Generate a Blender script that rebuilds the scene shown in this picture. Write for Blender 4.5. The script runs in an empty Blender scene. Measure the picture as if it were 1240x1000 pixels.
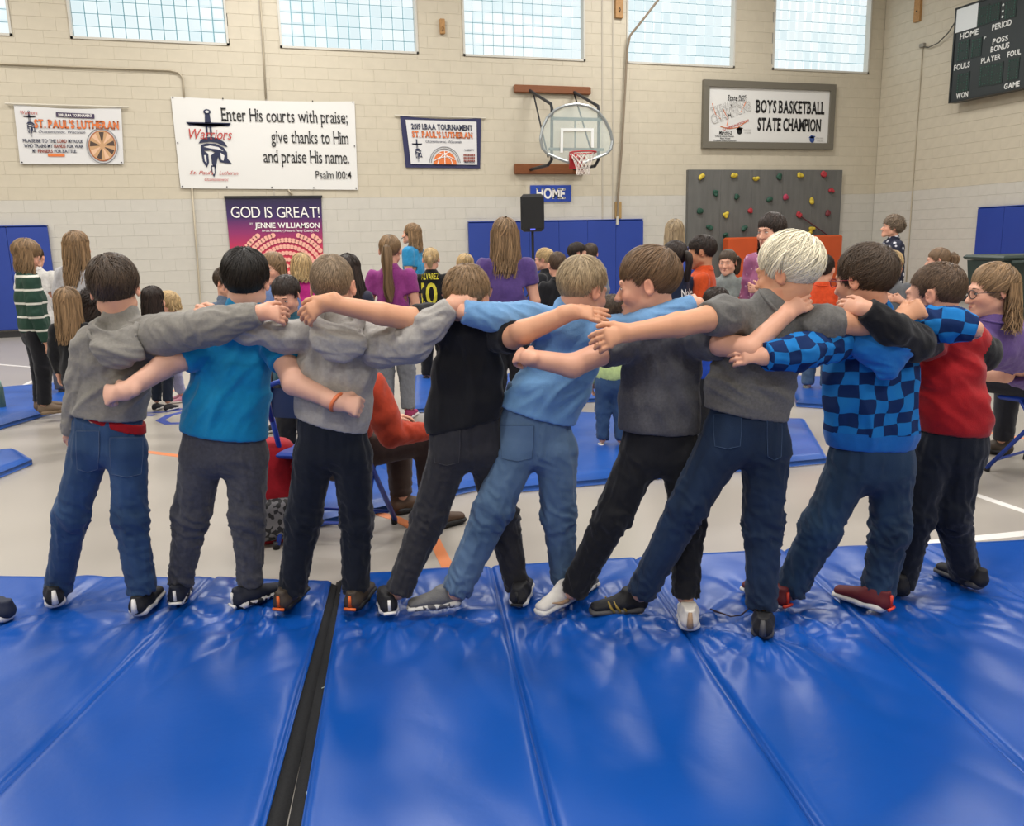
import bpy, math, random
import numpy as np
from mathutils import Vector, Matrix
from mathutils.bvhtree import BVHTree
random.seed(7); rng = np.random.default_rng(7)
S = bpy.context.scene; COL = S.collection
# ------------------------------------------------------------ camera, world, lights, exposure
FPX, PITCH, YAW, ROLL, CAMH = 1010.2, .2024, .3082, .0243, 1.375
FW = np.array([math.sin(YAW)*math.cos(PITCH), math.cos(YAW)*math.cos(PITCH), -math.sin(PITCH)])
R0 = np.array([math.cos(YAW), -math.sin(YAW), 0.]); U0 = np.cross(R0, FW)
RT = math.cos(ROLL)*R0 - math.sin(ROLL)*U0
UP = math.cos(ROLL)*U0 + math.sin(ROLL)*R0
HD = np.array([math.sin(YAW), math.cos(YAW), 0.]); LT = R0            # level heading and level right
CAM = np.array([0, 0, CAMH]); Z = np.array([0, 0, 1.])
cd = bpy.data.cameras.new('camera'); cam = bpy.data.objects.new('camera', cd); COL.objects.link(cam)
cd.sensor_width = 36; cd.lens = FPX/1240*36; cd.clip_start = .05; cd.clip_end = 200
cam.matrix_world = Matrix(((RT[0], UP[0], -FW[0], 0), (RT[1], UP[1], -FW[1], 0), (RT[2], UP[2], -FW[2], CAMH), (0, 0, 0, 1)))
S.camera = cam
S.view_settings.view_transform = 'Standard'; S.view_settings.look = 'None'
S.view_settings.exposure = 0.0; S.view_settings.gamma = 1.0; S.view_settings.use_curve_mapping = False
S.cycles.use_denoising = True
S.cycles.max_bounces = 6; S.cycles.diffuse_bounces = 3; S.cycles.glossy_bounces = 3; S.cycles.transmission_bounces = 5
S.cycles.caustics_reflective = False; S.cycles.caustics_refractive = False; S.cycles.sample_clamp_indirect = 6
w = bpy.data.worlds.new('world'); S.world = w; w.use_nodes = True
w.node_tree.nodes['Background'].inputs[0].default_value = (.75, .85, 1, 1); w.node_tree.nodes['Background'].inputs[1].default_value = .6
DW, XR, MT = 15.94, 13.766, .05      # back wall distance, right wall distance
XL, YB, ZC = -11.0, -9.0, 7.6
def area_light(name, loc, rot, sx, sy, power, col):
    ld = bpy.data.lights.new(name, 'AREA'); ld.shape = 'RECTANGLE'; ld.size = sx; ld.size_y = sy; ld.energy = power; ld.color = col
    o = bpy.data.objects.new(name, ld); COL.objects.link(o); o.location = loc; o.rotation_euler = rot
    return o
LIGHTS = [(x, y) for x in (-6, 1, 8) for y in (-5, 1.5, 8, 13)]
for lx, ly in LIGHTS: area_light('ceiling_lamp_light', (lx, ly, ZC-.32), (0, 0, 0), 2.4, .9, 262, (1, .968, .92))
WX = [-5.55, -2.274, 1.011, 4.298, 7.618, 10.966]; ZS = 3.394+CAMH; WW, WH = 2.44, 1.63   # windows: left edges, sill height, size
if 0:
  for wx in WX: area_light('window_daylight', (wx+WW/2, DW-.12, ZS+WH/2), (math.radians(-90), 0, 0), WW, WH, 120, (.80, .92, 1))

# ------------------------------------------------------------ pixel helpers (read the photograph, return real points)
def ray(x, y): return FW + RT*(x-620)/FPX - UP*(y-500)/FPX
def G(x, y, z=0.): d = ray(x, y); return CAM + d*(z-CAMH)/d[2]
def P(x, y, R): d = ray(x, y); return CAM + d*R/(d@HD)
def WB(x, y, dep=0.): d = ray(x, y); return CAM + d*(DW-dep)/d[1]      # on the back wall
def WR(x, y, dep=0.): d = ray(x, y); return CAM + d*(XR-dep)/d[0]      # on the right wall
def mpp(p): return float((np.asarray(p)-CAM)@FW)/FPX
def nrm(v): v = np.asarray(v, float); return v/max(1e-9, np.linalg.norm(v))
def V(*a): return np.array(a, float)

# ------------------------------------------------------------ materials
def lin(c):
    if isinstance(c, str): c = [int(c[i:i+2], 16)/255 for i in (0, 2, 4)]
    return [(v/12.92 if v <= .04045 else ((v+.055)/1.055)**2.4) for v in c]
MATS = {}
def mat(name, col, rough=.6, spec=.5, noise=0., nscale=20., bump=0., bscale=200., sheen=0., coat=0., emit=0., metal=0., attr=None, col2=None, alpha=1., stretch=None, trans=0.):
    if name in MATS: return MATS[name]
    m = bpy.data.materials.new(name); m.use_nodes = True; nt = m.node_tree; b = nt.nodes['Principled BSDF']
    c = (*lin(col), 1); b.inputs['Base Color'].default_value = c
    b.inputs['Roughness'].default_value = rough; b.inputs['Specular IOR Level'].default_value = spec
    b.inputs['Metallic'].default_value = metal; b.inputs['Sheen Weight'].default_value = sheen; b.inputs['Coat Weight'].default_value = coat
    b.inputs['Alpha'].default_value = alpha; b.inputs['Transmission Weight'].default_value = trans
    if emit: b.inputs['Emission Color'].default_value = c; b.inputs['Emission Strength'].default_value = emit
    L = nt.links.new
    tc = nt.nodes.new('ShaderNodeTexCoord'); mp = nt.nodes.new('ShaderNodeMapping'); L(tc.outputs['Object'], mp.inputs[0])
    if stretch: mp.inputs['Scale'].default_value = stretch
    src = None
    if noise or col2:
        n = nt.nodes.new('ShaderNodeTexNoise'); n.inputs['Scale'].default_value = nscale; n.inputs['Detail'].default_value = 4; L(mp.outputs[0], n.inputs['Vector'])
        r = nt.nodes.new('ShaderNodeMapRange'); L(n.outputs[0], r.inputs[0]); r.inputs[1].default_value = .3; r.inputs[2].default_value = .7
        mx = nt.nodes.new('ShaderNodeMix'); mx.data_type = 'RGBA'; L(r.outputs[0], mx.inputs[0])
        l1 = [v*(1-noise) for v in c[:3]]; l2 = [min(1, v*(1+noise)) for v in c[:3]]
        if col2: l1 = lin(col2); l2 = c[:3]
        mx.inputs[6].default_value = (*l1, 1); mx.inputs[7].default_value = (*l2, 1); src = mx.outputs[2]
    if attr:
        a = nt.nodes.new('ShaderNodeAttribute'); a.attribute_name = attr
        if src is None and attr == 'tint': src = a.outputs['Color']
        else:
            m2 = nt.nodes.new('ShaderNodeMix'); m2.data_type = 'RGBA'; m2.blend_type = 'MULTIPLY'; m2.inputs[0].default_value = 1
            if src is None: m2.inputs[6].default_value = c
            else: L(src, m2.inputs[6])
            L(a.outputs['Color'], m2.inputs[7]); src = m2.outputs[2]
    if src is not None: L(src, b.inputs['Base Color'])
    if bump:
        n2 = nt.nodes.new('ShaderNodeTexNoise'); n2.inputs['Scale'].default_value = bscale; n2.inputs['Detail'].default_value = 3; L(mp.outputs[0], n2.inputs['Vector'])
        bp = nt.nodes.new('ShaderNodeBump'); bp.inputs['Strength'].default_value = bump; bp.inputs['Distance'].default_value = .004
        L(n2.outputs[0], bp.inputs['Height']); L(bp.outputs[0], b.inputs['Normal'])
    MATS[name] = m
    return m
def cloth(name, col, noise=.12, rough=.85, nscale=60, bump=.25, **k): return mat('cloth_'+name, col, rough, .25, noise, nscale, bump, 260, .15, **k)

# ------------------------------------------------------------ objects
def tag(o, label=None, cat=None, group=None, kind=None):
    if label: o['label'] = label
    if cat: o['category'] = cat
    if group: o['group'] = group
    if kind: o['kind'] = kind
    return o
def empty(name, loc=(0, 0, 0)):
    o = bpy.data.objects.new(name, None); COL.objects.link(o); o.location = Vector([float(v) for v in loc]); o.empty_display_size = .1
    return o
def link(name, me, parent=None, label=None):
    o = bpy.data.objects.new(name, me); COL.objects.link(o)
    if parent is not None:
        o.parent = parent; o.matrix_parent_inverse = Matrix.Identity(4)
        pw = parent
        off = Vector((0, 0, 0))
        while pw is not None: off += pw.location; pw = pw.parent
        o.location = -off
    if label: o['label'] = label
    return o
def mesh(name, v, f, m, parent=None, smooth=True, attrs=None, mi=None, label=None):
    """v (N,3) array in world space; f list of faces or (M,4) int array"""
    me = bpy.data.meshes.new(name); v = np.asarray(v, np.float32)
    if isinstance(f, np.ndarray):
        k = f.shape[1]; me.vertices.add(len(v)); me.vertices.foreach_set('co', v.ravel())
        me.loops.add(f.size); me.loops.foreach_set('vertex_index', f.astype(np.int32).ravel())
        me.polygons.add(len(f)); me.polygons.foreach_set('loop_start', np.arange(0, f.size, k, dtype=np.int32))
        try: me.polygons.foreach_set('loop_total', np.full(len(f), k, dtype=np.int32))
        except Exception: pass
        me.update(calc_edges=True)
    else:
        me.from_pydata([tuple(map(float, p)) for p in v], [], f); me.update()
    ms = m if isinstance(m, (list, tuple)) else [m]
    for q in ms: me.materials.append(q)
    if mi is not None: me.polygons.foreach_set('material_index', np.asarray(mi, np.int32))
    if smooth is True: me.polygons.foreach_set('use_smooth', np.ones(len(me.polygons), bool))
    elif smooth is False: me.polygons.foreach_set('use_smooth', np.zeros(len(me.polygons), bool))
    for an, av in (attrs or {}).items():
        av = np.asarray(av, np.float32)
        if an == 'tint' or an == 'shade':
            if av.ndim == 1: av = np.repeat(av[:, None], 3, 1)
            a = me.attributes.new(an, 'FLOAT_COLOR', 'POINT'); a.data.foreach_set('color', np.c_[av, np.ones(len(av), np.float32)].astype(np.float32).ravel())
        else:
            a = me.attributes.new(an, 'FLOAT_VECTOR', 'POINT'); a.data.foreach_set('vector', av.ravel())
    return link(name, me, parent, label)
class MB:
    """collects simple shapes into one mesh"""
    def __init__(s): s.v = []; s.f = []; s.n = 0; s.mi = []
    def add(s, v, f, mi=0):
        v = np.asarray(v, float); s.v.append(v); s.f += [tuple(i+s.n for i in q) for q in f]; s.mi += [mi]*len(f); s.n += len(v); return s
    def box(s, c, sz, ax=None, mi=0, bev=0.):
        ax = np.eye(3) if ax is None else np.asarray(ax); h = np.asarray(sz, float)/2; c = np.asarray(c, float)
        if bev <= 0:
            p = [(x, y, z) for x in (-1, 1) for y in (-1, 1) for z in (-1, 1)]
            v = c + (np.array(p)*h)@ax
            return s.add(v, [(0, 1, 3, 2), (4, 6, 7, 5), (0, 4, 5, 1), (2, 3, 7, 6), (0, 2, 6, 4), (1, 5, 7, 3)], mi)
        b = bev; v = []
        for sz_ in (-1, 1):
            for i, (px, py) in enumerate([(-1, -1), (1, -1), (1, 1), (-1, 1)]):
                v.append(((h[0])*px, (h[1])*py, sz_*(h[2]-b)))
        for sz_ in (-1, 1):
            for i, (px, py) in enumerate([(-1, -1), (1, -1), (1, 1), (-1, 1)]):
                v.append(((h[0]-b)*px, (h[1]-b)*py, sz_*h[2]))
        f = [(0, 1, 5, 4), (1, 2, 6, 5), (2, 3, 7, 6), (3, 0, 4, 7), (11, 10, 9, 8), (12, 13, 14, 15)]
        for i in range(4):
            j = (i+1) % 4; f += [(j, i, 8+i, 8+j), (4+i, 4+j, 12+j, 12+i)]
        return s.add(c + np.array(v)@ax, f, mi)
    def tube(s, pts, r, n=8, mi=0, cap=True):
        pts = [np.asarray(p, float) for p in pts]; m = len(pts); rr = r if hasattr(r, '__len__') else [r]*m
        t0 = nrm(pts[1]-pts[0]); a = nrm(np.cross(t0, (0, 0, 1) if abs(t0[2]) < .9 else (1, 0, 0))); V_ = []
        for i, p in enumerate(pts):
            t = nrm((pts[min(i+1, m-1)]-pts[max(i-1, 0)])); a = nrm(a - t*(a@t)); b = np.cross(t, a)
            for k in range(n):
                an = 2*math.pi*k/n; V_.append(p + rr[i]*(math.cos(an)*a + math.sin(an)*b))
        f = [(i*n+k, i*n+(k+1) % n, (i+1)*n+(k+1) % n, (i+1)*n+k) for i in range(m-1) for k in range(n)]
        if cap: f += [tuple(range(n))[::-1], tuple((m-1)*n+k for k in range(n))]
        return s.add(V_, f, mi)
    def prism(s, poly, o, ux, uy, th, mi=0):
        """polygon (2D list) on plane o+ux*x+uy*y, extruded th along ux x uy"""
        o, ux, uy = map(lambda q: np.asarray(q, float), (o, ux, uy)); nn = np.cross(ux, uy)
        k = len(poly); a = [o+ux*x+uy*y for x, y in poly]; b = [q+nn*th for q in a]
        f = [tuple(range(k))[::-1], tuple(range(k, 2*k))] + [(i, (i+1) % k, k+(i+1) % k, k+i) for i in range(k)]
        return s.add(a+b, f, mi)
    def ball(s, c, r, ax=None, n=10, m=6, mi=0):
        ax = np.eye(3) if ax is None else np.asarray(ax); r = np.asarray(r if hasattr(r, '__len__') else (r, r, r), float); v = []; f = []
        for i in range(m+1):
            th = math.pi*i/m
            for k in range(n): v.append(np.array([math.sin(th)*math.cos(2*math.pi*k/n), math.sin(th)*math.sin(2*math.pi*k/n), math.cos(th)])*r@ax)
        for i in range(m):
            for k in range(n): f.append((i*n+k, (i+1)*n+k, (i+1)*n+(k+1) % n, i*n+(k+1) % n))
        return s.add(np.asarray(c, float)+np.array(v), f, mi)
    def build(s, name, m, parent=None, smooth=False, label=None):
        return mesh(name, np.concatenate(s.v), s.f, m, parent, smooth, mi=s.mi if isinstance(m, (list, tuple)) else None, label=label)

# ------------------------------------------------------------ noise
_perm = rng.permutation(256); _perm = np.r_[_perm, _perm]; _g = rng.normal(size=(256, 3)); _g /= np.linalg.norm(_g, axis=1)[:, None]
def perlin(p):
    p = np.asarray(p, float); i = np.floor(p).astype(int); f = p-i; u = f*f*f*(f*(f*6-15)+10); out = 0
    for dx in (0, 1):
        for dy in (0, 1):
            for dz in (0, 1):
                h = _perm[(_perm[(_perm[(i[..., 0]+dx) & 255]+((i[..., 1]+dy) & 255)) & 255]+((i[..., 2]+dz) & 255)) & 255]
                d = (_g[h]*(f-np.array([dx, dy, dz]))).sum(-1)
                wx = u[..., 0] if dx else 1-u[..., 0]; wy = u[..., 1] if dy else 1-u[..., 1]; wz = u[..., 2] if dz else 1-u[..., 2]
                out = out + d*wx*wy*wz
    return out
def normals(v, f):
    n = np.zeros_like(v); a = v[f[:, 0]]; c = v[f[:, 2]]; b = v[f[:, 1]]; d = v[f[:, 3]]
    fn = np.cross(c-a, d-b)
    for k in range(4): np.add.at(n, f[:, k], fn)
    return n/np.maximum(1e-12, np.linalg.norm(n, axis=1))[:, None]

# ------------------------------------------------------------ implicit surfaces
class SDF:
    def __init__(s): s.ops = []; s.lo = np.full(3, 1e9); s.hi = np.full(3, -1e9)
    def _b(s, p, r): s.lo = np.minimum(s.lo, p-r); s.hi = np.maximum(s.hi, p+r)
    def seg(s, A, B, ra, rb=None, k=.02, L=None, ba=None, bb=None, sub=False):
        A = np.asarray(A, float); B = np.asarray(B, float); rb = ra if rb is None else rb
        if L is not None: ba = ra if ba is None else ba; bb = ba if bb is None else bb
        m = max(ra, rb, ba or 0, bb or 0)
        if not sub: s._b(A, m); s._b(B, m)
        s.ops.append(('seg', sub, A, B, ra, rb, k, None if L is None else nrm(L), ba, bb, m)); return s
    def chain(s, pts, rs, k=.02):
        for i in range(len(pts)-1): s.seg(pts[i], pts[i+1], rs[i], rs[i+1], k)
        return s
    def ell(s, c, r, ax=None, k=.02, sub=False):
        c = np.asarray(c, float); r = np.asarray(r, float); ax = np.eye(3) if ax is None else np.asarray(ax, float)
        if not sub: s._b(c, r.max())
        s.ops.append(('ell', sub, c, r, ax, k)); return s
    def cut(s, p, n, c=None, rad=None):
        """remove everything on the side n points to (within rad of c)"""
        s.ops.append(('cut', True, np.asarray(p, float), nrm(n), None if c is None else np.asarray(c, float), rad)); return s
    def eval(s, h, lo=None, hi=None):
        lo = s.lo-2.5*h if lo is None else np.asarray(lo); hi = s.hi+2.5*h if hi is None else np.asarray(hi)
        n = np.ceil((hi-lo)/h).astype(int)+1; F = np.full(n, .5, np.float32)
        X = [lo[i]+h*np.arange(n[i]) for i in range(3)]
        for op in s.ops:
            if op[0] == 'cut':
                _, _, p, nn, c, rad = op; d = ((X[0]-p[0])*nn[0])[:, None, None]+((X[1]-p[1])*nn[1])[None, :, None]+((X[2]-p[2])*nn[2])[None, None, :]
                if c is not None:
                    q = np.sqrt(((X[0]-c[0])**2)[:, None, None]+((X[1]-c[1])**2)[None, :, None]+((X[2]-c[2])**2)[None, None, :])-rad
                    d = np.minimum(d, -q)
                F = np.maximum(F, d.astype(np.float32)); continue
            if op[0] == 'seg':
                _, sub, A, B, ra, rb, k, L, ba, bb, m = op; bl = np.minimum(A, B)-m-k-2*h; bh = np.maximum(A, B)+m+k+2*h
            else:
                _, sub, c, r, ax, k = op; m = r.max(); bl = c-m-k-2*h; bh = c+m+k+2*h
            i0 = np.clip(np.floor((bl-lo)/h).astype(int), 0, n); i1 = np.clip(np.ceil((bh-lo)/h).astype(int)+1, 0, n)
            if (i1 <= i0).any(): continue
            sl = tuple(slice(i0[j], i1[j]) for j in range(3)); x = X[0][sl[0]][:, None, None]; y = X[1][sl[1]][None, :, None]; z = X[2][sl[2]][None, None, :]
            if op[0] == 'seg':
                AB = B-A; l2 = max(1e-12, AB@AB); qx, qy, qz = x-A[0], y-A[1], z-A[2]
                t = np.clip((qx*AB[0]+qy*AB[1]+qz*AB[2])/l2, 0, 1); qx = qx-t*AB[0]; qy = qy-t*AB[1]; qz = qz-t*AB[2]
                d2 = qx*qx+qy*qy+qz*qz; a = ra+(rb-ra)*t
                if L is None: d = np.sqrt(d2)-a
                else:
                    l = qx*L[0]+qy*L[1]+qz*L[2]; b_ = ba+(bb-ba)*t
                    d = (np.sqrt(l*l/(a*a)+np.maximum(0, d2-l*l)/(b_*b_))-1)*np.minimum(a, b_)
            else:
                q = [x-c[0], y-c[1], z-c[2]]
                u = [(q[0]*ax[j][0]+q[1]*ax[j][1]+q[2]*ax[j][2])/r[j] for j in range(3)]
                d = (np.sqrt(u[0]**2+u[1]**2+u[2]**2)-1)*r.min()
            g = F[sl]
            if sub:
                d = -d; hh = np.clip(.5+.5*(g-d)/k*-1, 0, 1); F[sl] = (g*(1-hh)+d*hh + k*hh*(1-hh)).astype(np.float32)
            else:
                hh = np.clip(.5+.5*(d-g)/k, 0, 1); F[sl] = (d*(1-hh)+g*hh - k*hh*(1-hh)).astype(np.float32)
        return F, lo
    def surf(s, h, lo=None, hi=None):
        F, lo = s.eval(h, lo, hi); F[[0, -1]] = .5; F[:, [0, -1]] = .5; F[:, :, [0, -1]] = .5
        return surfnet(F, lo, h)
_co = np.array([(i, j, k) for i in (0, 1) for j in (0, 1) for k in (0, 1)])
_ed = [(a, b) for a in range(8) for b in range(a+1, 8) if np.abs(_co[a]-_co[b]).sum() == 1]
def surfnet(F, o, h):
    Sg = F < 0; n = F.shape; cnt = np.zeros((n[0]-1, n[1]-1, n[2]-1), np.int8)
    for a, b, c in _co: cnt += Sg[a:n[0]-1+a, b:n[1]-1+b, c:n[2]-1+c]
    act = np.argwhere((cnt > 0) & (cnt < 8)); idx = np.full(cnt.shape, -1, np.int32); idx[tuple(act.T)] = np.arange(len(act))
    C = np.stack([F[act[:, 0]+a, act[:, 1]+b, act[:, 2]+c] for a, b, c in _co], 1); pos = np.zeros((len(act), 3)); w_ = np.zeros(len(act))
    for a, b in _ed:
        fa, fb = C[:, a], C[:, b]; m = (fa < 0) != (fb < 0); t = np.where(m, fa/np.where(m, fa-fb, 1), 0)
        pos += m[:, None]*(_co[a]+(_co[b]-_co[a])*t[:, None]); w_ += m
    v = o + h*(act+pos/w_[:, None]); fs = []
    for ax in range(3):
        o1, o2 = (ax+1) % 3, (ax+2) % 3; sa = [slice(None)]*3; sb = [slice(None)]*3; sa[ax] = slice(0, -1); sb[ax] = slice(1, None)
        A = Sg[tuple(sa)]; B = Sg[tuple(sb)]; e = np.argwhere(A != B)
        ok = (e[:, o1] > 0) & (e[:, o2] > 0) & (e[:, o1] < n[o1]-1) & (e[:, o2] < n[o2]-1); e = e[ok]; ins = A[tuple(e.T)]
        def at(d1, d2): q = e.copy(); q[:, o1] -= d1; q[:, o2] -= d2; return idx[tuple(q.T)]
        Q = np.stack([at(1, 1), at(0, 1), at(0, 0), at(1, 0)], 1); Q[~ins] = Q[~ins][:, ::-1]; fs.append(Q)
    return v, np.concatenate(fs).astype(np.int32)
def join(parts):
    vs = []; fs = []; n = 0
    for v, f in parts: vs.append(v); fs.append(f+n); n += len(v)
    return np.concatenate(vs), np.concatenate(fs)
def on_poly(v, pts):
    """nearest point on a polyline: distance, arc length, offset vector"""
    best = np.full(len(v), 1e9); arc = np.zeros(len(v)); off = np.zeros_like(v); s0 = 0
    for a, b in zip(pts[:-1], pts[1:]):
        ab = b-a; l = np.linalg.norm(ab); t = np.clip(((v-a)@ab)/(l*l+1e-12), 0, 1); q = v-(a+t[:, None]*ab); d = np.linalg.norm(q, axis=1)
        m = d < best; best = np.where(m, d, best); arc = np.where(m, s0+t*l, arc); off[m] = q[m]; s0 += l
    return best, arc, off
# ============================================================ PEOPLE
SKIN = {'fair': lin('dba58c'), 'pale': lin('e2b19b'), 'tan': lin('c6906f'), 'warm': lin('d49c7c')}
M_SKIN = mat('skin', 'ffffff', .5, .35, attr='tint', bump=.08, bscale=90)
def hairmat(n, col): return mat('hair_'+n, col, .5, .35, attr='shade')
HAIRC = {'brownbuzz': '5a4737', 'brown': '46382c', 'dkbrown': '2b201b', 'black': '17120f', 'ltbrown': '77604a', 'buzz': '8a7761', 'ash': 'a08d70', 'blond': 'b79c70', 'platinum': 'e0d8c0', 'dkblond': '83694c', 'grey': '7d6d5c', 'redbrown': '67503a'}
M_EYEW = mat('eye_white', 'e9e4df', .3); M_IRIS = mat('iris', '2e2420', .2); M_LIP = mat('lips', 'b06a62', .5)
BUCKLE = {}
def hframe(c, fwd, up, s):
    fwd = nrm(fwd); up = nrm(np.asarray(up, float)-fwd*(np.asarray(up, float)@fwd)); r = np.cross(fwd, up)
    c = np.asarray(c, float)
    def T(x, y, z): return c + s*(x*r+y*fwd+z*up)
    return T, np.array([r, fwd, up])
def head_prims(q, c, fwd, up, s, detail=True, adult=False):
    T, A = hframe(c, fwd, up, s)
    q.ell(T(0, -.012, .025), V(.069, .088, .078)*s, A, .01)
    q.ell(T(0, .026, -.03), V(.056, .057, .062)*s, A, .03*s)
    for sx in (-1, 1):
        q.seg(T(sx*.043, .005, -.055), T(sx*.012, .066, -.086), .024*s, .019*s, .02*s)
        q.seg(T(sx*.034, .058, -.03), T(sx*.036, .05, -.036), .024*s, .022*s, .015*s)
        if detail: q.ell(T(sx*.028, .093, -.001), V(.0155, .012, .0105)*s, A, .012*s, sub=True)
    if detail:
        q.seg(T(-.03, .077, .017), T(.03, .077, .017), .010*s, None, .012*s)
        for sx in (-1, 1): q.ell(T(sx*.028, .072, -.001), V(.014, .0125, .011)*s, A, .004*s)
    q.seg(T(0, .083, -.002), T(0, .101, -.034), .0065*s, .0115*s, .008*s)
    if detail:
        for sx in (-1, 1): q.seg(T(sx*.011, .092, -.037), T(sx*.011, .093, -.036), .0075*s, None, .005*s)
        q.seg(T(-.016, .082, -.0575), T(.016, .082, -.0575), .0075*s, None, .006*s)
        q.seg(T(-.012, .082, -.066), T(.012, .082, -.066), .0075*s, None, .006*s)
    q.seg(T(0, .07, -.087), T(0, .068, -.09), .018*s, None, .015*s)
    for sx in (-1, 1):
        ea = nrm(A[0]*sx*.9-A[1]*.45); eb = nrm(np.cross(A[2], ea)); E = np.array([ea, eb, nrm(A[2]-A[1]*.15)])
        q.ell(T(sx*.076, -.010, -.006), V(.0072, .018, .0285)*s, E, .006*s)
        if detail: q.ell(T(sx*.083, -.007, -.003), V(.006, .011, .019)*s, E, .004*s, sub=True)
def hand_prims(q, w, d, n, s=1., pose='drape'):
    """w wrist, d direction, n back-of-hand normal; thumb on the upper side"""
    X = nrm(d); n = np.asarray(n, float); N = nrm(n-X*(n@X)); Y = np.cross(N, X)
    if Y[2] < 0: Y = -Y
    T = lambda a, b, c: w+s*(a*X+b*Y+c*N)
    q.seg(T(-.03, 0, 0), T(.01, 0, 0), .021*s, .021*s, .012*s, L=Y, ba=.017*s, bb=.015*s)
    q.seg(T(.0, 0, 0), T(.06, .002, .002), .02*s, .031*s, .012*s, L=Y, ba=.015*s, bb=.0125*s)
    cur = {'flat': (6, 8, 6), 'drape': (22, 28, 18), 'fist': (72, 95, 60), 'grip': (45, 55, 35)}[pose]
    for i, (y, l) in enumerate(((.025, .060), (.0085, .068), (-.0085, .062), (-.0245, .049))):
        p = T(.062, y, 0); a = 0; dev = (y*2.2 if pose in ('flat', 'drape') else y*-.5); r = .0082
        for j, fr in enumerate((.45, .32, .24)):
            a += math.radians(cur[j]+(i-1.5)*3); ln = l*fr*(1 if pose != 'fist' else .95)
            qn = p + s*ln*((math.cos(a)*X-math.sin(a)*N)+dev*4*Y*(.25 if j == 0 else .1))
            q.seg(p, qn, (r-.0004*j)*s, (r-.0004*(j+1)-.0003)*s, .0035*s); p = qn
    if pose == 'fist': tp = [T(.012, .022, -.006), T(.035, .036, -.02), T(.058, .028, -.034), T(.066, .01, -.038)]
    elif pose == 'grip': tp = [T(.012, .02, -.004), T(.034, .04, -.014), T(.058, .044, -.03), T(.075, .04, -.04)]
    else: tp = [T(.012, .02, -.003), T(.036, .039, -.01), T(.062, .048, -.018), T(.08, .05, -.026)]
    q.seg(tp[0], tp[1], .0135*s, .0105*s, .01*s); q.seg(tp[1], tp[2], .0102*s, .009*s, .004*s); q.seg(tp[2], tp[3], .009*s, .0075*s, .004*s)
def zline(nape, front, side=.018):
    xs = [-.12, -.06, -.034, -.03, -.002, .004, .018, .03, .055, .10]
    zs = [nape, nape+.002, nape+.025, side, side, side-.035, side-.03, side+.012, max(front-.02, side+.02) if front > .03 else front+.01, front]
    return lambda y: np.interp(y, xs, zs)
HST = {  # style: thickness top, strand length, nape z, front z, side z, number, messy, width
 'buzz': dict(tp=1.6, th=.007, ln=.018, nape=-.058, front=.062, side=.02, n=5200, mess=.25, w=.0022),
 'short': dict(th=.011, ln=.040, nape=-.055, front=.052, side=.016, n=4200, mess=.3, w=.0030),
 'full': dict(th=.016, ln=.070, nape=-.060, front=.035, side=.010, n=4200, mess=.16, w=.0034),
 'bowl': dict(th=.016, ln=.085, nape=-.055, front=.028, side=.004, n=4200, mess=.12, w=.0034),
 'curly': dict(th=.022, ln=.035, nape=-.060, front=.045, side=-.01, n=3000, mess=.9, w=.0045),
 'tight': dict(th=.007, ln=.09, nape=-.052, front=.056, side=.012, n=2600, mess=.04, w=.0036),
 'long': dict(th=.013, ln=.10, nape=-.075, front=.05, side=-.03, n=2200, mess=.08, w=.0045)}
def ribbons(Pt, N, W, shade):
    """Pt (n,m,3) paths, N outward normals, W (n,m) widths -> tapered three-sided locks"""
    n, m, _ = Pt.shape; T = np.gradient(Pt, axis=1); T /= np.maximum(1e-9, np.linalg.norm(T, axis=2))[..., None]
    B = np.cross(T, N); B /= np.maximum(1e-9, np.linalg.norm(B, axis=2))[..., None]
    h = W[..., None]*.5; v = np.stack([Pt-B*h, Pt+N*h*.7, Pt+B*h], 2).reshape(-1, 3)
    i = np.arange(n)[:, None, None]*m*3+np.arange(m-1)[None, :, None]*3+np.array([0, 1])[None, None, :]
    f = np.stack([i, i+1, i+4, i+3], -1).reshape(-1, 4); return v, f, np.repeat(shade, m*3)
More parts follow.
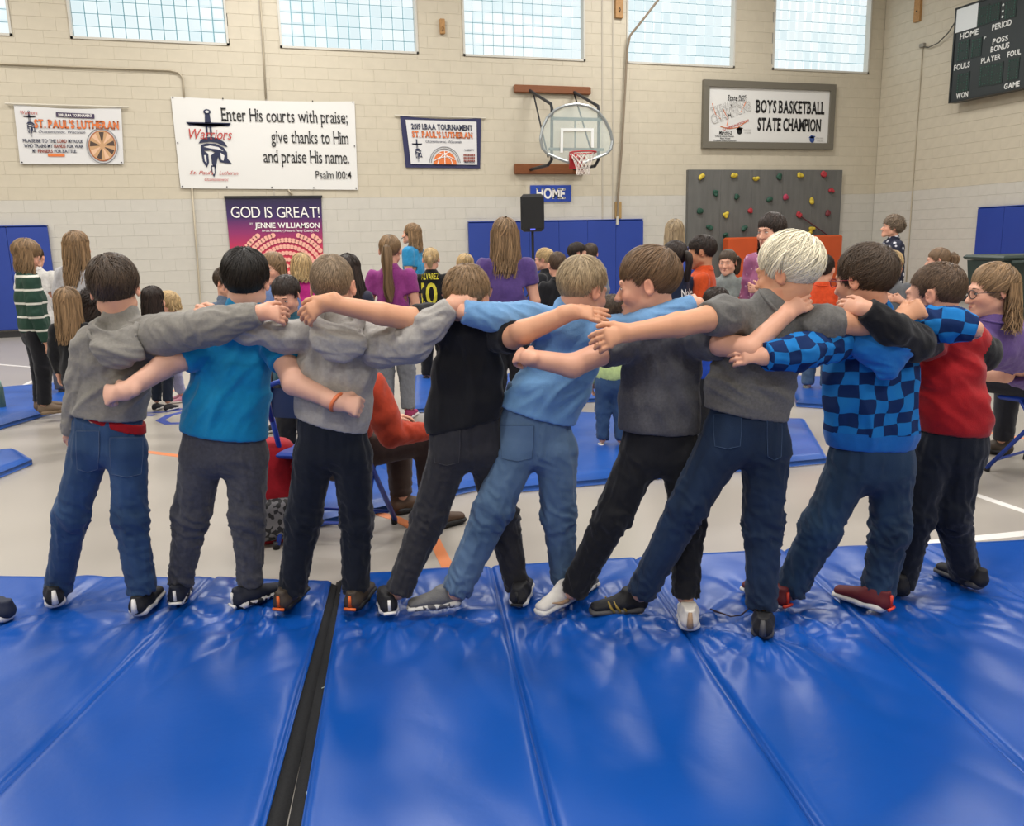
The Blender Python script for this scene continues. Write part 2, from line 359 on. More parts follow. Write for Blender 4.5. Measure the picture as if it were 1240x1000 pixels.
def hair_mesh(c, fwd, up, s, style, col, dens=1., long=None, tail=None, part=None, over={}):
    st = dict(HST[style]); st.update(over); T, A = hframe(c, fwd, up, s); rad = V(.071, .0905, .0805); hc = V(0, -.012, .025)
    wh = nrm(V(.10, -.42, .9)) if part is None else nrm(V(*part)); e1 = nrm(V(0, 1, 0)-wh*wh[1]); e2 = np.cross(e1, wh)
    zl = zline(st['nape'], st['front'], st['side'])
    def dirs(th, ph): return np.cos(th)[..., None]*wh+np.sin(th)[..., None]*(np.cos(ph)[..., None]*e1+np.sin(ph)[..., None]*e2)
    PH = np.linspace(-math.pi, math.pi, 97); TH = np.linspace(.05, 3.0, 150)
    g = hc+rad*dirs(*np.meshgrid(TH, PH, indexing='ij')); ok = g[..., 2] > zl(g[..., 1])+np.where(g[..., 1] < -.03, .35*np.maximum(0, np.abs(g[..., 0])-.025), 0)
    tm = np.array([TH[np.argmin(ok[:, j])-1] if not ok[:, j].all() else 3. for j in range(97)])
    tm = np.where(tm < .2, .2, tm); tmf = lambda p: np.interp((p+math.pi) % (2*math.pi)-math.pi, PH, tm)
    rs = np.random.default_rng(abs(hash((round(float(c[0]*100)), style))) % 9999 if False else int(abs(c[0])*1000) % 9999)
    # scalp cap
    nt, npn = 22, 56; th = np.linspace(0, 1, nt)[:, None]*np.ones((1, npn)); ph = np.linspace(-math.pi, math.pi, npn, endpoint=False)[None, :]*np.ones((nt, 1)); tx = tmf(ph)
    k = th; tp = st.get('tp', 3.2); off = st['th']*(1-k**tp)*.8+.002; d = dirs(k*tx, ph)
    nz = perlin((d*3+c[0]*9).reshape(-1, 3)).reshape(nt, npn)
    v = hc+(rad+(off*(1+.35*nz))[..., None])*d; v = v.reshape(-1, 3)
    inn = (hc+(rad-.004)*dirs(tx[-1], ph[-1])); v = np.r_[v, inn]
    f = []; ii = np.arange(nt)[:, None]; jj = np.arange(npn)
    a = (ii*npn+jj); b = (ii*npn+(jj+1) % npn); a2 = a+npn; b2 = b+npn
    f = np.stack([a, a2, b2, b], -1).reshape(-1, 4)
    V_ = [v]; F_ = [f]; SH = [np.full(len(v), .62)]; base = len(v)
    # locks
    N = int(st['n']*dens); p0 = rs.uniform(-math.pi, math.pi, N); u0 = rs.uniform(0, 1, N)**.7; m = 6; t = np.linspace(0, 1, m)[None, :]
    tmx = tmf(p0); th0 = u0*tmx*.98; L = st['ln']*rs.uniform(.7, 1.2, N)/.09
    end = np.minimum(th0+L, tmx*rs.uniform(.95, 1.06, N)+.02); th_ = th0[:, None]+(end-th0)[:, None]*t
    swirl = rs.normal(.25, .35, N)*st.get('sw', 1); pp = p0[:, None]+swirl[:, None]*t*np.minimum(1, (end-th0))[:, None]*.8
    lay = rs.uniform(.5, 1.1, N)[:, None]; kk = np.clip(th_/tmx[:, None], 0, 1)
    clump = perlin(np.c_[dirs(th0+L*.5, p0)*6+3.1])[:, None]
    off = st['th']*(1-kk**tp)*lay*(1+.5*clump)+.0025+st['mess']*.02*t**1.5*rs.uniform(-.1, 1, N)[:, None]*(1 if style != 'buzz' else .3)
    d = dirs(th_, pp); Pl = hc+(rad+off[..., None])*d
    if style == 'curly': Pl += .007*np.sin(t[..., None]*9+rs.uniform(0, 6, (N, 1, 3)))
    if st.get('rise'):  # fringe or crown lifted
        Pl[..., 2] += st['rise']*np.clip(Pl[..., 1]/.09, 0, 1)*t*(rs.uniform(.3, 1, N)[:, None])
    W = st['w']*(1-.75*t**2)*np.ones((N, 1)); sh = np.clip(rs.normal(1, .22, N)*(1+.5*clump[:, 0]), .45, 1.7)
    if 'tips' in st: pass
    def push(Pl, d, W, sh):
        nonlocal base
        v, f, s_ = ribbons(Pl, d, W, sh); V_.append(v); F_.append(f+base); SH.append(s_); base += len(v)
    push(Pl, d/rad*.08, W, sh)
    dn = np.array([A[0]@-Z, A[1]@-Z, A[2]@-Z])   # world down in head space
    if long:  # dict(len, spread, wave, open)
        ln, opn, wv = long['len'], long.get('open', 1.1), long.get('wave', .011); hw = long.get('w', .085); n2 = int(950*dens*long.get('n', 1.)); 
        for layer in (0, 1):
            a0 = rs.uniform(opn, 2*math.pi-opn, n2) if layer else np.linspace(opn, 2*math.pi-opn, 150)
            nn = len(a0); mm = 9; t = np.linspace(0, 1, mm)[None, :]; lft = long.get('dl', 0)
            r_ = rs.uniform(.92, 1.05, nn)[:, None] if layer else np.full((nn, 1), .93)
            sx = np.sin(a0)[:, None]*long.get('w', .084)*r_; sy = (np.cos(a0)[:, None]*.097*r_-.012)
            l_ = ln*(rs.uniform(.8, 1.05, nn)[:, None] if layer else .93)
            narrow = 1-long.get('narrow', -.04)*np.sin(np.clip(t*1.3, 0, 1)*math.pi/2)
            x = sx*narrow+lft*t; y = np.where(sy < 0, sy*(1+.05*t), sy*(1-.5*t)); z = .035-np.zeros_like(x)
            base_p = np.stack([x, y+0*t, z+0*t], -1); Q = base_p+dn*(l_[..., None] if np.ndim(l_) else l_)*t[..., None]
            ph2 = rs.uniform(0, 6, (nn, 1)); Q[..., 0] += wv*np.sin(t*8+ph2)*t; Q[..., 1] += wv*np.cos(t*7+ph2)*t
            if layer:
                clp = perlin(np.c_[a0*5, a0*0, a0*0])
                nr = np.stack([np.sin(a0), np.cos(a0), a0*0], -1)[:, None, :]*np.ones((1, mm, 1)); push(Q, nr, .0065*(1-.6*t**3)*np.ones((nn, 1)), np.clip(rs.normal(1.05, .3, nn)*(1+.7*clp), .35, 2.0))
            else:
                inner = Q*1.; inner[..., 0] *= .8; inner[..., 1] = inner[..., 1]*.85
                vv = np.r_[Q.reshape(-1, 3), inner.reshape(-1, 3)]; i = (np.arange(nn-1)[:, None]*mm+np.arange(mm-1)); o2 = nn*mm
                f1 = np.stack([i, i+1, i+mm+1, i+mm], -1).reshape(-1, 4); f2 = f1[:, ::-1]+o2
                e = np.arange(nn-1)*mm+mm-1; f3 = np.stack([e, e+o2, e+mm+o2, e+mm], -1)
                V_.append(vv); F_.append(np.r_[f1, f2, f3]+base); SH.append(np.full(len(vv), .6)); base += len(vv)
    Vv = np.concatenate(V_); Vw = np.asarray(c)+s*(Vv@A); Fv = np.concatenate(F_); Sv = np.concatenate(SH)
    if tail:  # world-space polyline of a ponytail
        pts = [np.asarray(p, float) for p in tail['pts']]; rr = tail.get('r', .03); n3 = int(420*dens); mm = 10; tt = np.linspace(0, 1, mm); seglen = np.r_[0, np.cumsum([np.linalg.norm(b-a) for a, b in zip(pts[:-1], pts[1:])])]; seglen /= seglen[-1]
        C = np.stack([np.interp(tt, seglen, [p[i] for p in pts]) for i in range(3)], 1)
        prof = np.interp(tt, [0, .08, .35, .8, 1], [.35, .7, 1, .8, .25])*rr
        an = rs.uniform(0, 2*math.pi, n3); rd = rs.uniform(.5, 1.05, n3); O = np.stack([np.cos(an)[:, None]*LT+np.sin(an)[:, None]*HD], 0)[0]
        Q = C[None]+O[:, None, :]*prof[None, :, None]*rd[:, None, None]; Q += tail.get('wave', .006)*np.sin(tt*9+an[:, None])[..., None]*LT*tt[None, :, None]
        v, f, s_ = ribbons(Q, O[:, None, :]*np.ones((1, mm, 1)), .0065*(1-.5*tt[None]**2)*np.ones((n3, 1)), np.clip(rs.normal(1, .25, n3), .45, 1.7))
        mb = MB().tube(list(C), list(prof*.85), 8); cv = np.concatenate(mb.v); cf = np.array([q for q in mb.f if len(q) == 4])
        Vw = np.r_[Vw, v, cv]; Fv = np.r_[Fv, f+base, cf+base+len(v)]; Sv = np.r_[Sv, s_, np.full(len(cv), .6)]
    return Vw, Fv, Sv
def add_hair(root, c, fwd, up, s, style, col, label=None, **k):
    v, f, sh = hair_mesh(c, fwd, up, s, style, col, **k)
    return mesh('hair', v, f, hairmat(col, HAIRC[col]), root, attrs={'shade': sh}, label=label)
def add_face(root, c, fwd, up, s, brow='dkbrown', smile=False, lipcol=None):
    T, A = hframe(c, fwd, up, s)
    for sx in (-1, 1):
        m = MB(); m.ball(T(sx*.028, .0795, -.001), V(.0108, .0052, .0052)*s, A, 10, 6, 0); m.ball(T(sx*.028, .0835, -.001), V(.0046, .0026, .0042)*s, A, 8, 5, 1)
        m.tube([T(sx*.016, .0835, .003), T(sx*.027, .0862, .0068), T(sx*.040, .0785, .003)], [.0006*s, .0012*s, .0006*s], 5, 1)
        m.build('eye', [M_EYEW, M_IRIS], root, True)
        MB().tube([T(sx*.013, .0865, .0185), T(sx*.026, .0875, .0225), T(sx*.043, .0765, .018)], [.0012*s, .0020*s, .0008*s], 5).build('eyebrow', hairmat(brow, HAIRC[brow]) if 0 else mat('brow_'+brow, HAIRC[brow], .7), root, True)
    m = MB(); up_ = .004 if smile else 0
    m.tube([T(-.021, .0805, -.061+up_), T(-.008, .0895, -.0585), T(.008, .0895, -.0585), T(.021, .0805, -.061+up_)], [.001*s, .0034*s, .0034*s, .001*s], 6)
    m.tube([T(-.018, .0815, -.063+up_*.6), T(0, .0885, -.0665), T(.018, .0815, -.063+up_*.6)], [.001*s, .0042*s, .001*s], 6)
    m.build('lips', M_LIP, root, True)
def glasses(root, c, fwd, up, s, m, r=.021):
    T, A = hframe(c, fwd, up, s); b = MB()
    for sx in (-1, 1):
        pts = [T(sx*.031+r*math.cos(a)*1.15, .100-.006*abs(math.cos(a)), -.002+r*.8*math.sin(a)) for a in np.linspace(0, 2*math.pi, 17)]
        b.tube(pts, .0019*s, 6, cap=False); b.tube([T(sx*.055, .096, .004), T(sx*.074, .05, .002), T(sx*.082, -.01, 0)], .0017*s, 6)
    b.tube([T(-.009, .1, 0), T(0, .104, .002), T(.009, .1, 0)], .0017*s, 6); b.build('glasses', m, root, True)
# ---- garments
def fold_disp(v, n, amp, along, seed, fa=3.2, fx=15.):
    """cloth folds: ridges running along the direction 'along'"""
    a = nrm(along); o1 = nrm(np.cross(a, HD+.01)); o2 = np.cross(a, o1)
    q = np.stack([v@a*fa, v@o1*fx, v@o2*fx*.5], 1)+seed
    r1 = np.abs(perlin(q)); q2 = np.stack([v@a*fa*2.3, v@o1*fx*2.1, v@o2*fx], 1)+seed*1.7; r2 = np.abs(perlin(q2))
    return amp*((.32-np.minimum(r1, .32))/.32-.45)+amp*.38*((.3-np.minimum(r2, .3))/.3-.4)
def uvw_mats(m): return m
def torso_uv(v, c, L, up): return np.stack([(v-c)@L, (v-c)@HD, (v-c)@up], 1)
def build_person(name, label, J, fine=True, group=None):
    base = J.get('base', None); root = empty(name, base if base is not None else (0, 0, 0)); tag(root, label, 'person', group)
    hs, ha = (.0042, .0048) if fine else (.0075, .0085); ht = .0075 if fine else .013; seed = J.get('seed', 1.)
    hc, hf, hu, s = J['head']; T, A = hframe(hc, hf, hu, s); nb, nr = J['neck']; sp = J['spine']; L = nrm(J['lat']); sk = SKIN[J.get('skin', 'fair')]
    face = J.get('face', False); parts = []
    # ---- body: head and neck
    q = SDF(); head_prims(q, hc, hf, hu, s, face or fine); q.seg(T(0, -.022, -.045), nb, nr, nr*1.08, .02); q.seg(nb, nb+(sp[0][0]-nb)*.7, nr*1.0, nr*1.05, .02)
    v, f = q.surf(hs); parts.append((v, f)); nh = len(v)
    loc = (v-hc)@A.T/s
    q = SDF()
    for i in range(len(sp)-1): q.seg(sp[i][0], sp[i+1][0], sp[i][1]*.81, sp[i+1][1]*.79, .03, L=L, ba=sp[i][2]*.8, bb=sp[i+1][2]*.76)
    q.seg(nb+(sp[0][0]-nb)*.5, sp[0][0], nr*.9, nr*1.1, .04)
    for lg in J.get('legs', []):
        for a, b in zip(lg[:-1], lg[1:]): q.seg(a[0], b[0], a[2] if len(a) > 2 else a[1]*.78, b[2] if len(b) > 2 else b[1]*.78, .02)
    v, f = q.surf(.014 if fine else .018); parts.append((v, f))
    for am in J.get('arms', []):
        q = SDF(); p = am['pts']
        for a, b in zip(p[:-1], p[1:]): q.seg(a[0], b[0], a[2], b[2], .012)
        if am.get('hand'):
            d, n_, pose, hsz = am['hand']; hand_prims(q, p[-1][0], d, n_, hsz, pose)
        v, f = q.surf(ha*(.82 if fine else 1)); parts.append((v, f))
    v, f = join(parts); tint = np.tile(np.array(sk), (len(v), 1)); 
    nz = perlin(v*25)[:, None]; tint = tint*(1+.07*nz); tint[:, 1:] *= (1-.04*perlin(v*40+5)[:, None])
    ck = np.exp(-((np.abs(loc[:, 0])-.045)**2/.0004+(loc[:, 2]+.03)**2/.0005))*(loc[:, 1] > .02); ear = (np.abs(loc[:, 0]) > .070)
    wgt = (ck*.35+ear*.35)[:, None]; tint[:nh] = tint[:nh]*(1-wgt)+tint[:nh]*np.array([1.05, .72, .68])*wgt
    mesh('body', v, f, M_SKIN, root, attrs={'tint': tint})
    if face: add_face(root, hc, hf, hu, s, J.get('brow', 'dkbrown'), J.get('smile', False))
    if J.get('hair'): add_hair(root, hc, hf, hu, s, **J['hair'])
    # ---- shirt
    sh = J.get('shirt')
    if sh:
        q = SDF(); k = .03
        for i in range(len(sp)-1): q.seg(sp[i][0], sp[i+1][0], sp[i][1], sp[i+1][1], .035, L=L, ba=sp[i][2], bb=sp[i+1][2])
        if sh.get('ext'): e = sh['ext']; q.seg(sp[-1][0], e[0], sp[-1][1], e[1], .02, L=L, ba=sp[-1][2], bb=e[2])
        hp, hn = sh['hem']; q.cut(hp, hn)
        q.seg(sp[0][0]+Z*.01, nb+Z*sh.get('collar', .0), nr*1.65, nr*1.2+.006, .03)
        for am in J.get('arms', []):
            p = am['pts'][:am['cut']+1]
            if len(p) > 1:
                for a, b in zip(p[:-1], p[1:]): q.seg(a[0], b[0], a[1], b[1], .018)
                e = p[-1][0]; dd = nrm(p[-1][0]-p[-2][0]); q.cut(e, dd, e, p[-1][1]*1.5+.012)
        v, f = q.surf(ht*.95); n = normals(v, f)
        arms = [[x[0] for x in am['pts'][:am['cut']+1]] for am in J.get('arms', []) if am['cut'] > 0]
        dT, aT, _ = on_poly(v, [x[0] for x in sp]); reg = np.zeros(len(v), int); best = dT/np.mean([x[1] for x in sp])*.9
        uvw = torso_uv(v, sp[0][0], L, nrm(sp[0][0]-sp[-1][0])); along = sh.get('along', Z)
        disp = fold_disp(v, n, sh.get('amp', .007)*1.7, along, seed, sh.get('fa', 3.2), sh.get('fx', 13.))
        hd_ = np.clip(-((v-hp)@hn-.01)/.09, .06, 1)*np.clip((np.linalg.norm(v-nb, axis=1)-nr*1.2)/.09, .05, 1); disp *= hd_
        for j, pl in enumerate(arms):
            d, s_, off = on_poly(v, pl); rj = np.mean([x[1] for x in J['arms'][j]['pts'][:J['arms'][j]['cut']+1]]) ; m = (d/rj < best*1.4) & (s_ > .03)
            ax = nrm(pl[-1]-pl[0]); o1 = nrm(np.cross(ax, HD)); o2 = np.cross(ax, o1); ang = np.arctan2(off@o1, off@o2)
            r_ = perlin(np.stack([s_*17+ang*.5, np.cos(ang)*1.3, np.sin(ang)*1.3], 1)+seed*(j+2)); Ls = sum(np.linalg.norm(b-a) for a, b in zip(pl[:-1], pl[1:])); dd = sh.get('samp', .0045)*((.35-np.minimum(np.abs(r_), .35))/.35-.4)*1.6*np.clip((Ls-s_)/.035, .12, 1)
            wt = np.clip((s_-.03)/.06, 0, 1)*m; disp = disp*(1-wt)+dd*wt
            uvw[m] = np.stack([s_[m]+.3, ang[m]*rj, s_[m]*0], 1)[:, [0, 2, 1]]; reg[m] = j+1
        disp = np.maximum(disp, -.0045)
        v2 = v+n*disp[:, None]
        if sh.get('tug') is not None: v2 += sh['tug'](v)
        mi = None; ms = [sh['mat']]
        if sh.get('sleeve'):
            ms.append(sh['sleeve']); fr = reg[f].min(1) > 0; mi = fr.astype(int)
        if sh.get('band'):
            ms.append(sh['band']); fc = v[f].mean(1); bm = ((fc-hp)@hn > -sh.get('bandw', .045)) & (reg[f].max(1) == 0); mi = np.zeros(len(f), int) if mi is None else mi; mi[bm] = len(ms)-1
        so = mesh(sh.get('name', 'shirt'), v2, f, ms, root, attrs={'uvw': uvw}, mi=mi, label=sh.get('label'))
        # collar ring, hem stitching and cuffs as raised bands
        m = MB(); cr = nr*1.14+.006
        up = nrm(T(0, -.022, -.045)-nb); o1 = nrm(np.cross(up, HD)); o2 = np.cross(up, o1); cc = nb+up*sh.get('cup', .012)
        m.tube([cc+cr*(math.cos(a)*o1+math.sin(a)*o2*1.05)-up*.008*math.sin(a) for a in np.linspace(0, 2*math.pi, 25)], sh.get('cr', .006), 6, cap=False)
        m.build('collar', sh.get('cmat', sh['mat']), root, True)
        J['_shirt'] = (v2, f)
    # ---- trousers
    pa = J.get('pants')
    if pa and J.get('legs'):
        q = SDF(); pv = J['pelvis']; q.seg(pv[0], pv[3], pv[1], pv[4], .02, L=L, ba=pv[2], bb=pv[5]); q.seg(pa['waist'][0], pv[0], pv[1]*.96, pv[1], .02, L=L, ba=pv[2]*.97, bb=pv[2])
        for lg in J['legs']:
            for a, b in zip(lg[:-1], lg[1:]): q.seg(a[0], b[0], a[1], b[1], .028)
        q.cut(*pa['waist'])
        for lg in J['legs']:
            e = lg[-1][0]; dd = nrm(e-lg[-2][0]); q.cut(e, dd, e, lg[-1][1]*1.9+.015)
        v, f = q.surf(ht); n = normals(v, f); disp = np.zeros(len(v)); bst = np.full(len(v), 1e9); uvw = np.zeros((len(v), 3))
        for j, lg in enumerate(J['legs']):
            pl = [x[0] for x in lg]; d, s_, off = on_poly(v, pl); tot = sum(np.linalg.norm(b-a) for a, b in zip(pl[:-1], pl[1:])); kn = np.linalg.norm(pl[1]-pl[0])
            ang = np.arctan2(off@L, off@HD); r_ = np.abs(perlin(np.stack([s_*26+ang*.7, np.cos(ang)*1.1, np.sin(ang)*1.1], 1)+seed*(j+3)))
            am = pa.get('amp', .0045)*1.45*(.30+1.25*np.exp(-((s_-kn-.02)/.09)**2)+1.15*np.exp(-((s_-tot)/.10)**2)+.5*np.exp(-((s_)/.08)**2))
            r2 = np.abs(perlin(np.stack([s_*7+ang, np.cos(ang)*1.6, np.sin(ang)*1.6], 1)+seed*(j+5)))
            dd = am*((.35-np.minimum(r_, .35))/.35-.4)+pa.get('amp', .0045)*.9*((.35-np.minimum(r2, .35))/.35-.45)
            m = d < bst; bst[m] = d[m]; disp[m] = dd[m]; uvw[m] = np.stack([ang*.08, s_*0+j, s_], 1)[m]
        disp *= np.clip(-((v-pa['waist'][0])@nrm(pa['waist'][1]))/.05, .2, 1)
        v2 = v+n*disp[:, None]; po = mesh(pa.get('name', 'trousers'), v2, f, pa['mat'], root, attrs={'uvw': uvw}, label=pa.get('label'))
        if pa.get('pockets') is not None:
            bv = BVHTree.FromPolygons([Vector(x) for x in v2], f.tolist())
            for (cx, cy, hw_, hh_, R_) in pa['pockets']: patch(bv, cx, cy, hw_, hh_, R_, pa['pmat'], pa['smat'], po)
        J['_pants'] = (v2, f)
    for sp_ in J.get('shoes', []): shoe(root, fine=fine, **sp_)
    return root
def patch(bv, cx, cy, hw, hh, R, m, seam, parent):
    """back pocket: a cloth patch lying on the trousers, with raised stitching"""
    n = 8; g = np.zeros((n+1, n+1, 3)); ok = True
    for i in range(n+1):
        for j in range(n+1):
            u = i/n*2-1; w_ = j/n*2-1; x = cx+u*hw*(1-.10*max(0, w_)); y = cy+w_*hh+(max(0, w_)**3)*hh*.18*(1-abs(u))
            d = ray(x, y); h = bv.ray_cast(Vector(CAM), Vector(d))
            if h[0] is None: return
            g[i, j] = np.array(h[0])-nrm(d)*.0035
    v = g.reshape(-1, 3); v = np.r_[v, v+HD*.006]; a = np.array([[i*(n+1)+j for j in range(n)] for i in range(n)]).ravel(); f = np.stack([a, a+1, a+n+2, a+n+1], 1)
    mesh('pocket', v, np.r_[f, f[:, ::-1]+(n+1)**2], m, parent)
    rim = [g[0, j] for j in range(n+1)]+[g[i, n] for i in range(1, n+1)]+[g[n, j] for j in range(n-1, -1, -1)]+[g[i, 0] for i in range(n-1, -1, -1)]
    MB().tube(rim, .0010, 5, cap=False).build('seam', seam, parent, True)
def decal(verts, faces, bvh, o, ux, uy, n, off=.004, th=.003):
    """lay flat lettering (2D verts) on a surface by casting along n from o+ux*x+uy*y"""
    out = []
    for x, y in verts:
        p = o+ux*x+uy*y; h = bvh.ray_cast(Vector(p), Vector(n)); out.append(np.array(h[0])-n*off if h[0] is not None else None)
    md = [p for p in out if p is not None]
    if not md: return None
    dref = np.median([(p-o)@n for p in md])
    return np.array([p if p is not None else o+ux*verts[i][0]+uy*verts[i][1]+n*dref for i, p in enumerate(out)])
def shoe(root, heel, dr, ln=.215, pitch=0., upper=None, sole=None, accent=None, fine=True, acc='heel', roll=0., high=.0, wd=1., name='shoe', label=None, tab=None):
    """heel: ground point under the heel; dr: direction of the toe; pitch lifts the heel"""
    d = V(dr[0], dr[1], 0); d = nrm(d); y = np.cross(Z, d); X = nrm(d*math.cos(pitch)-Z*math.sin(pitch)); Y = nrm(y*math.cos(roll)+Z*math.sin(roll)); N = np.cross(X, Y); k = ln/.215
    heel = np.asarray(heel, float)+Z*(math.sin(pitch)*ln*.93 if pitch > 0 else 0)
    T = lambda a, b, c: heel+k*(a*X+b*Y*wd+c*N)
    h = .005 if fine else .009
    q = SDF(); q.seg(T(.02, 0, .019), T(.09, 0, .018), .038*k*wd, .035*k*wd, .01, L=Y, ba=.021*k, bb=.018*k); q.seg(T(.09, 0, .018), T(.19, .0, .016), .036*k*wd, .032*k*wd, .01, L=Y, ba=.018*k, bb=.014*k)
    q.cut(T(0, 0, .0), -N); v, f = q.surf(h)
    q = SDF(); q.seg(T(.014, 0, .038), T(.075, 0, .046), .031*k*wd, .033*k*wd, .02, L=Y, ba=.026*k, bb=.031*k); q.seg(T(.075, 0, .042), T(.182, 0, .032), .034*k*wd, .028*k*wd, .02, L=Y, ba=.031*k, bb=.016*k)
    q.seg(T(.018, 0, .04), T(.012, 0, .072+high), .024*k, .021*k, .02); q.seg(T(.05, 0, .05), T(.055, 0, .075+high), .026*k, .026*k, .02); q.cut(T(.02, 0, .082+high), N, T(.03, 0, .085+high), .06)
    v2, f2 = q.surf(h); so = mesh(name, v2, f2, upper, root, label=label); mesh('sole', v, f, sole, so)
    if fine:
        m = MB()
        for i in range(4):
            a = .078+i*.018; zt = .064-i*.0085
            m.tube([T(a, -.02, zt-.006), T(a+.006, 0, zt+.003), T(a, .02, zt-.006)], .0025, 5)
        m.build('laces', tab or upper, so, True)
    if accent:
        m = MB()
        if acc == 'heel': m.tube([T(-.013, 0, .026), T(-.014, 0, .05), T(-.012, 0, .078)], [.012*k, .010*k, .007*k], 8)
        elif acc == 'stripes':
            for sd in (-1, 1):
                for i in range(3): m.tube([T(.075+i*.022, sd*.037, .022), T(.088+i*.022, sd*.031, .040), T(.098+i*.02, sd*.02, .058)], [.0045*k, .0045*k, .003*k], 6)
        elif acc == 'swoosh':
            for sd in (-1, 1): m.tube([T(.03, sd*.029, .052), T(.06, sd*.036, .042), T(.085, sd*.036, .030), T(.115, sd*.035, .030), T(.15, sd*.028, .044)], [.002*k, .006*k, .010*k, .006*k, .002*k], 6)
            m.tube([T(-.012, 0, .035), T(-.013, 0, .062)], [.017*k, .014*k], 8)
        elif acc == 'rear':
            m.tube([T(-.014, -.022, .02), T(-.018, 0, .022), T(-.014, .022, .02)], .006*k, 6)
            m.tube([T(-.012, 0, .03), T(-.012, 0, .07)], [.007*k, .006*k], 6)
        m.build('trim', accent, so, True)
    return so
# ============================================================ ROOM
X3 = np.eye(3)
BY = .2032
M_CREAM = mat('cream_painted_block', 'c3bba9', .45, .4, .035, 6, .25, 60); M_PGREY = mat('grey_painted_block', 'c3c0b8', .4, .4, .03, 6, .25, 60); M_GROUT = mat('painted_joint', 'b3ac9f', .8)
M_CREAM2 = mat('cream_painted_block_side', 'c3bba9', .45, .4, .035, 6, .25, 60)
def struct(o, label=None): return tag(o, label, None, None, 'structure')
def rect_sub(r, holes):
    out = [r]
    for h in holes:
        nx = []
        for (a, b, c, d) in out:
            if b <= h[0] or a >= h[1] or d <= h[2] or c >= h[3]: nx.append((a, b, c, d)); continue
            if c < h[2]: nx.append((a, b, c, h[2]))
            if d > h[3]: nx.append((a, b, h[3], d))
            c2, d2 = max(c, h[2]), min(d, h[3])
            if a < h[0]: nx.append((a, h[0], c2, d2))
            if b > h[1]: nx.append((h[1], b, c2, d2))
        out = nx
    return out
def block_wall(name, origin, ux, length, zmax, holes, near):
    """concrete block wall: origin at the left foot, ux along it, blocks stand .2 deep behind the face"""
    nrmv = np.cross(ux, Z); ax = np.array([ux, -nrmv if 0 else nrmv, Z])     # nrmv points into the room or away
    inw = nrmv if ((CAM-origin)@nrmv) > 0 else -nrmv
    ax = np.array([ux, inw, Z])
    sb = MB().box(origin+ux*length/2-inw*.30+Z*zmax/2, (length+.8, .2, zmax+.4), ax); wall = struct(sb.build(name, M_GROUT))
    rects = []
    for k in range(int(zmax/BY)+1):
        x = -(k % 2)*.2032; z0 = k*BY
        while x < length:
            r = (max(0, x)+.0004, min(length, x+.4064)-.0004, z0+.0004, min(zmax, z0+BY)-.0004)
            if r[1]-r[0] > .05 and r[3]-r[2] > .02:
                for q in rect_sub(r, holes):
                    if q[1]-q[0] > .02 and q[3]-q[2] > .015: rects.append(q)
            x += .4064
    def vis(q):
        c = origin+ux*(q[0]+q[1])/2+Z*(q[2]+q[3])/2; d = c-CAM; zc = d@FW
        if zc < .5: return None
        px = 620+FPX*(d@RT)/zc; py = 500-FPX*(d@UP)/zc
        return zc if (-5 < px < 1245 and -5 < py < 420) else None
    vs = [(vis(q), q) for q in rects]; big = sorted([v for v in vs if v[0] is not None and near(v[1])], key=lambda t: t[0])[:300]; bs = {q for _, q in big}
    cache = {}
    for _, q in big:
        grey = q[3] < 2.245; key = (round(q[1]-q[0], 3), round(q[3]-q[2], 3), grey)
        if key not in cache:
            cache[key] = MB().box((0, 0, 0), (key[0], .20, key[1]), np.array([ux, Z, -inw])[[0, 2, 1]] if 0 else np.array([ux, inw, Z]), bev=0)
            m_ = MB(); h0, h1 = key[0]/2, key[1]/2; bv = .0028
            P8 = [ux*a*h0+Z*b*h1-inw*.195 for a, b in ((-1, -1), (1, -1), (1, 1), (-1, 1))]+[ux*a*h0+Z*b*h1-inw*bv for a, b in ((-1, -1), (1, -1), (1, 1), (-1, 1))]+[ux*a*(h0-bv)+Z*b*(h1-bv) for a, b in ((-1, -1), (1, -1), (1, 1), (-1, 1))]
            m_.add(P8, [(0, 1, 5, 4), (1, 2, 6, 5), (2, 3, 7, 6), (3, 0, 4, 7), (4, 5, 9, 8), (5, 6, 10, 9), (6, 7, 11, 10), (7, 4, 8, 11), (8, 9, 10, 11)])
            me = bpy.data.meshes.new('concrete_block'); me.from_pydata([tuple(p) for p in np.concatenate(m_.v)], [], m_.f); me.materials.append(M_PGREY if grey else M_CREAM); cache[key] = me
        o = bpy.data.objects.new('concrete_block', cache[key]); COL.objects.link(o); o.parent = wall; o.location = Vector(origin+ux*(q[0]+q[1])/2+Z*(q[2]+q[3])/2)
    rest = MB()
    for _, q in vs:
        if q in bs: continue
        c = origin+ux*(q[0]+q[1])/2+Z*(q[2]+q[3])/2; h0, h1 = (q[1]-q[0])/2, (q[3]-q[2])/2; bv = .0028
        P8 = [c+ux*a*h0+Z*b*h1-inw*.195 for a, b in ((-1, -1), (1, -1), (1, 1), (-1, 1))]+[c+ux*a*h0+Z*b*h1-inw*bv for a, b in ((-1, -1), (1, -1), (1, 1), (-1, 1))]+[c+ux*a*(h0-bv)+Z*b*(h1-bv) for a, b in ((-1, -1), (1, -1), (1, 1), (-1, 1))]
        rest.add(P8, [(0, 1, 5, 4), (1, 2, 6, 5), (2, 3, 7, 6), (3, 0, 4, 7), (4, 5, 9, 8), (5, 6, 10, 9), (6, 7, 11, 10), (7, 4, 8, 11), (8, 9, 10, 11)], 0 if q[3] < 2.245 else 1)
    o = rest.build('block_courses', [M_PGREY, M_CREAM], wall); o['kind'] = 'stuff'
    return wall
holes = [(wx-XL, wx-XL+WW, ZS, ZS+WH) for wx in WX]+[(-9.0-XL+.1, -6.6-XL, ZS, ZS+WH)]
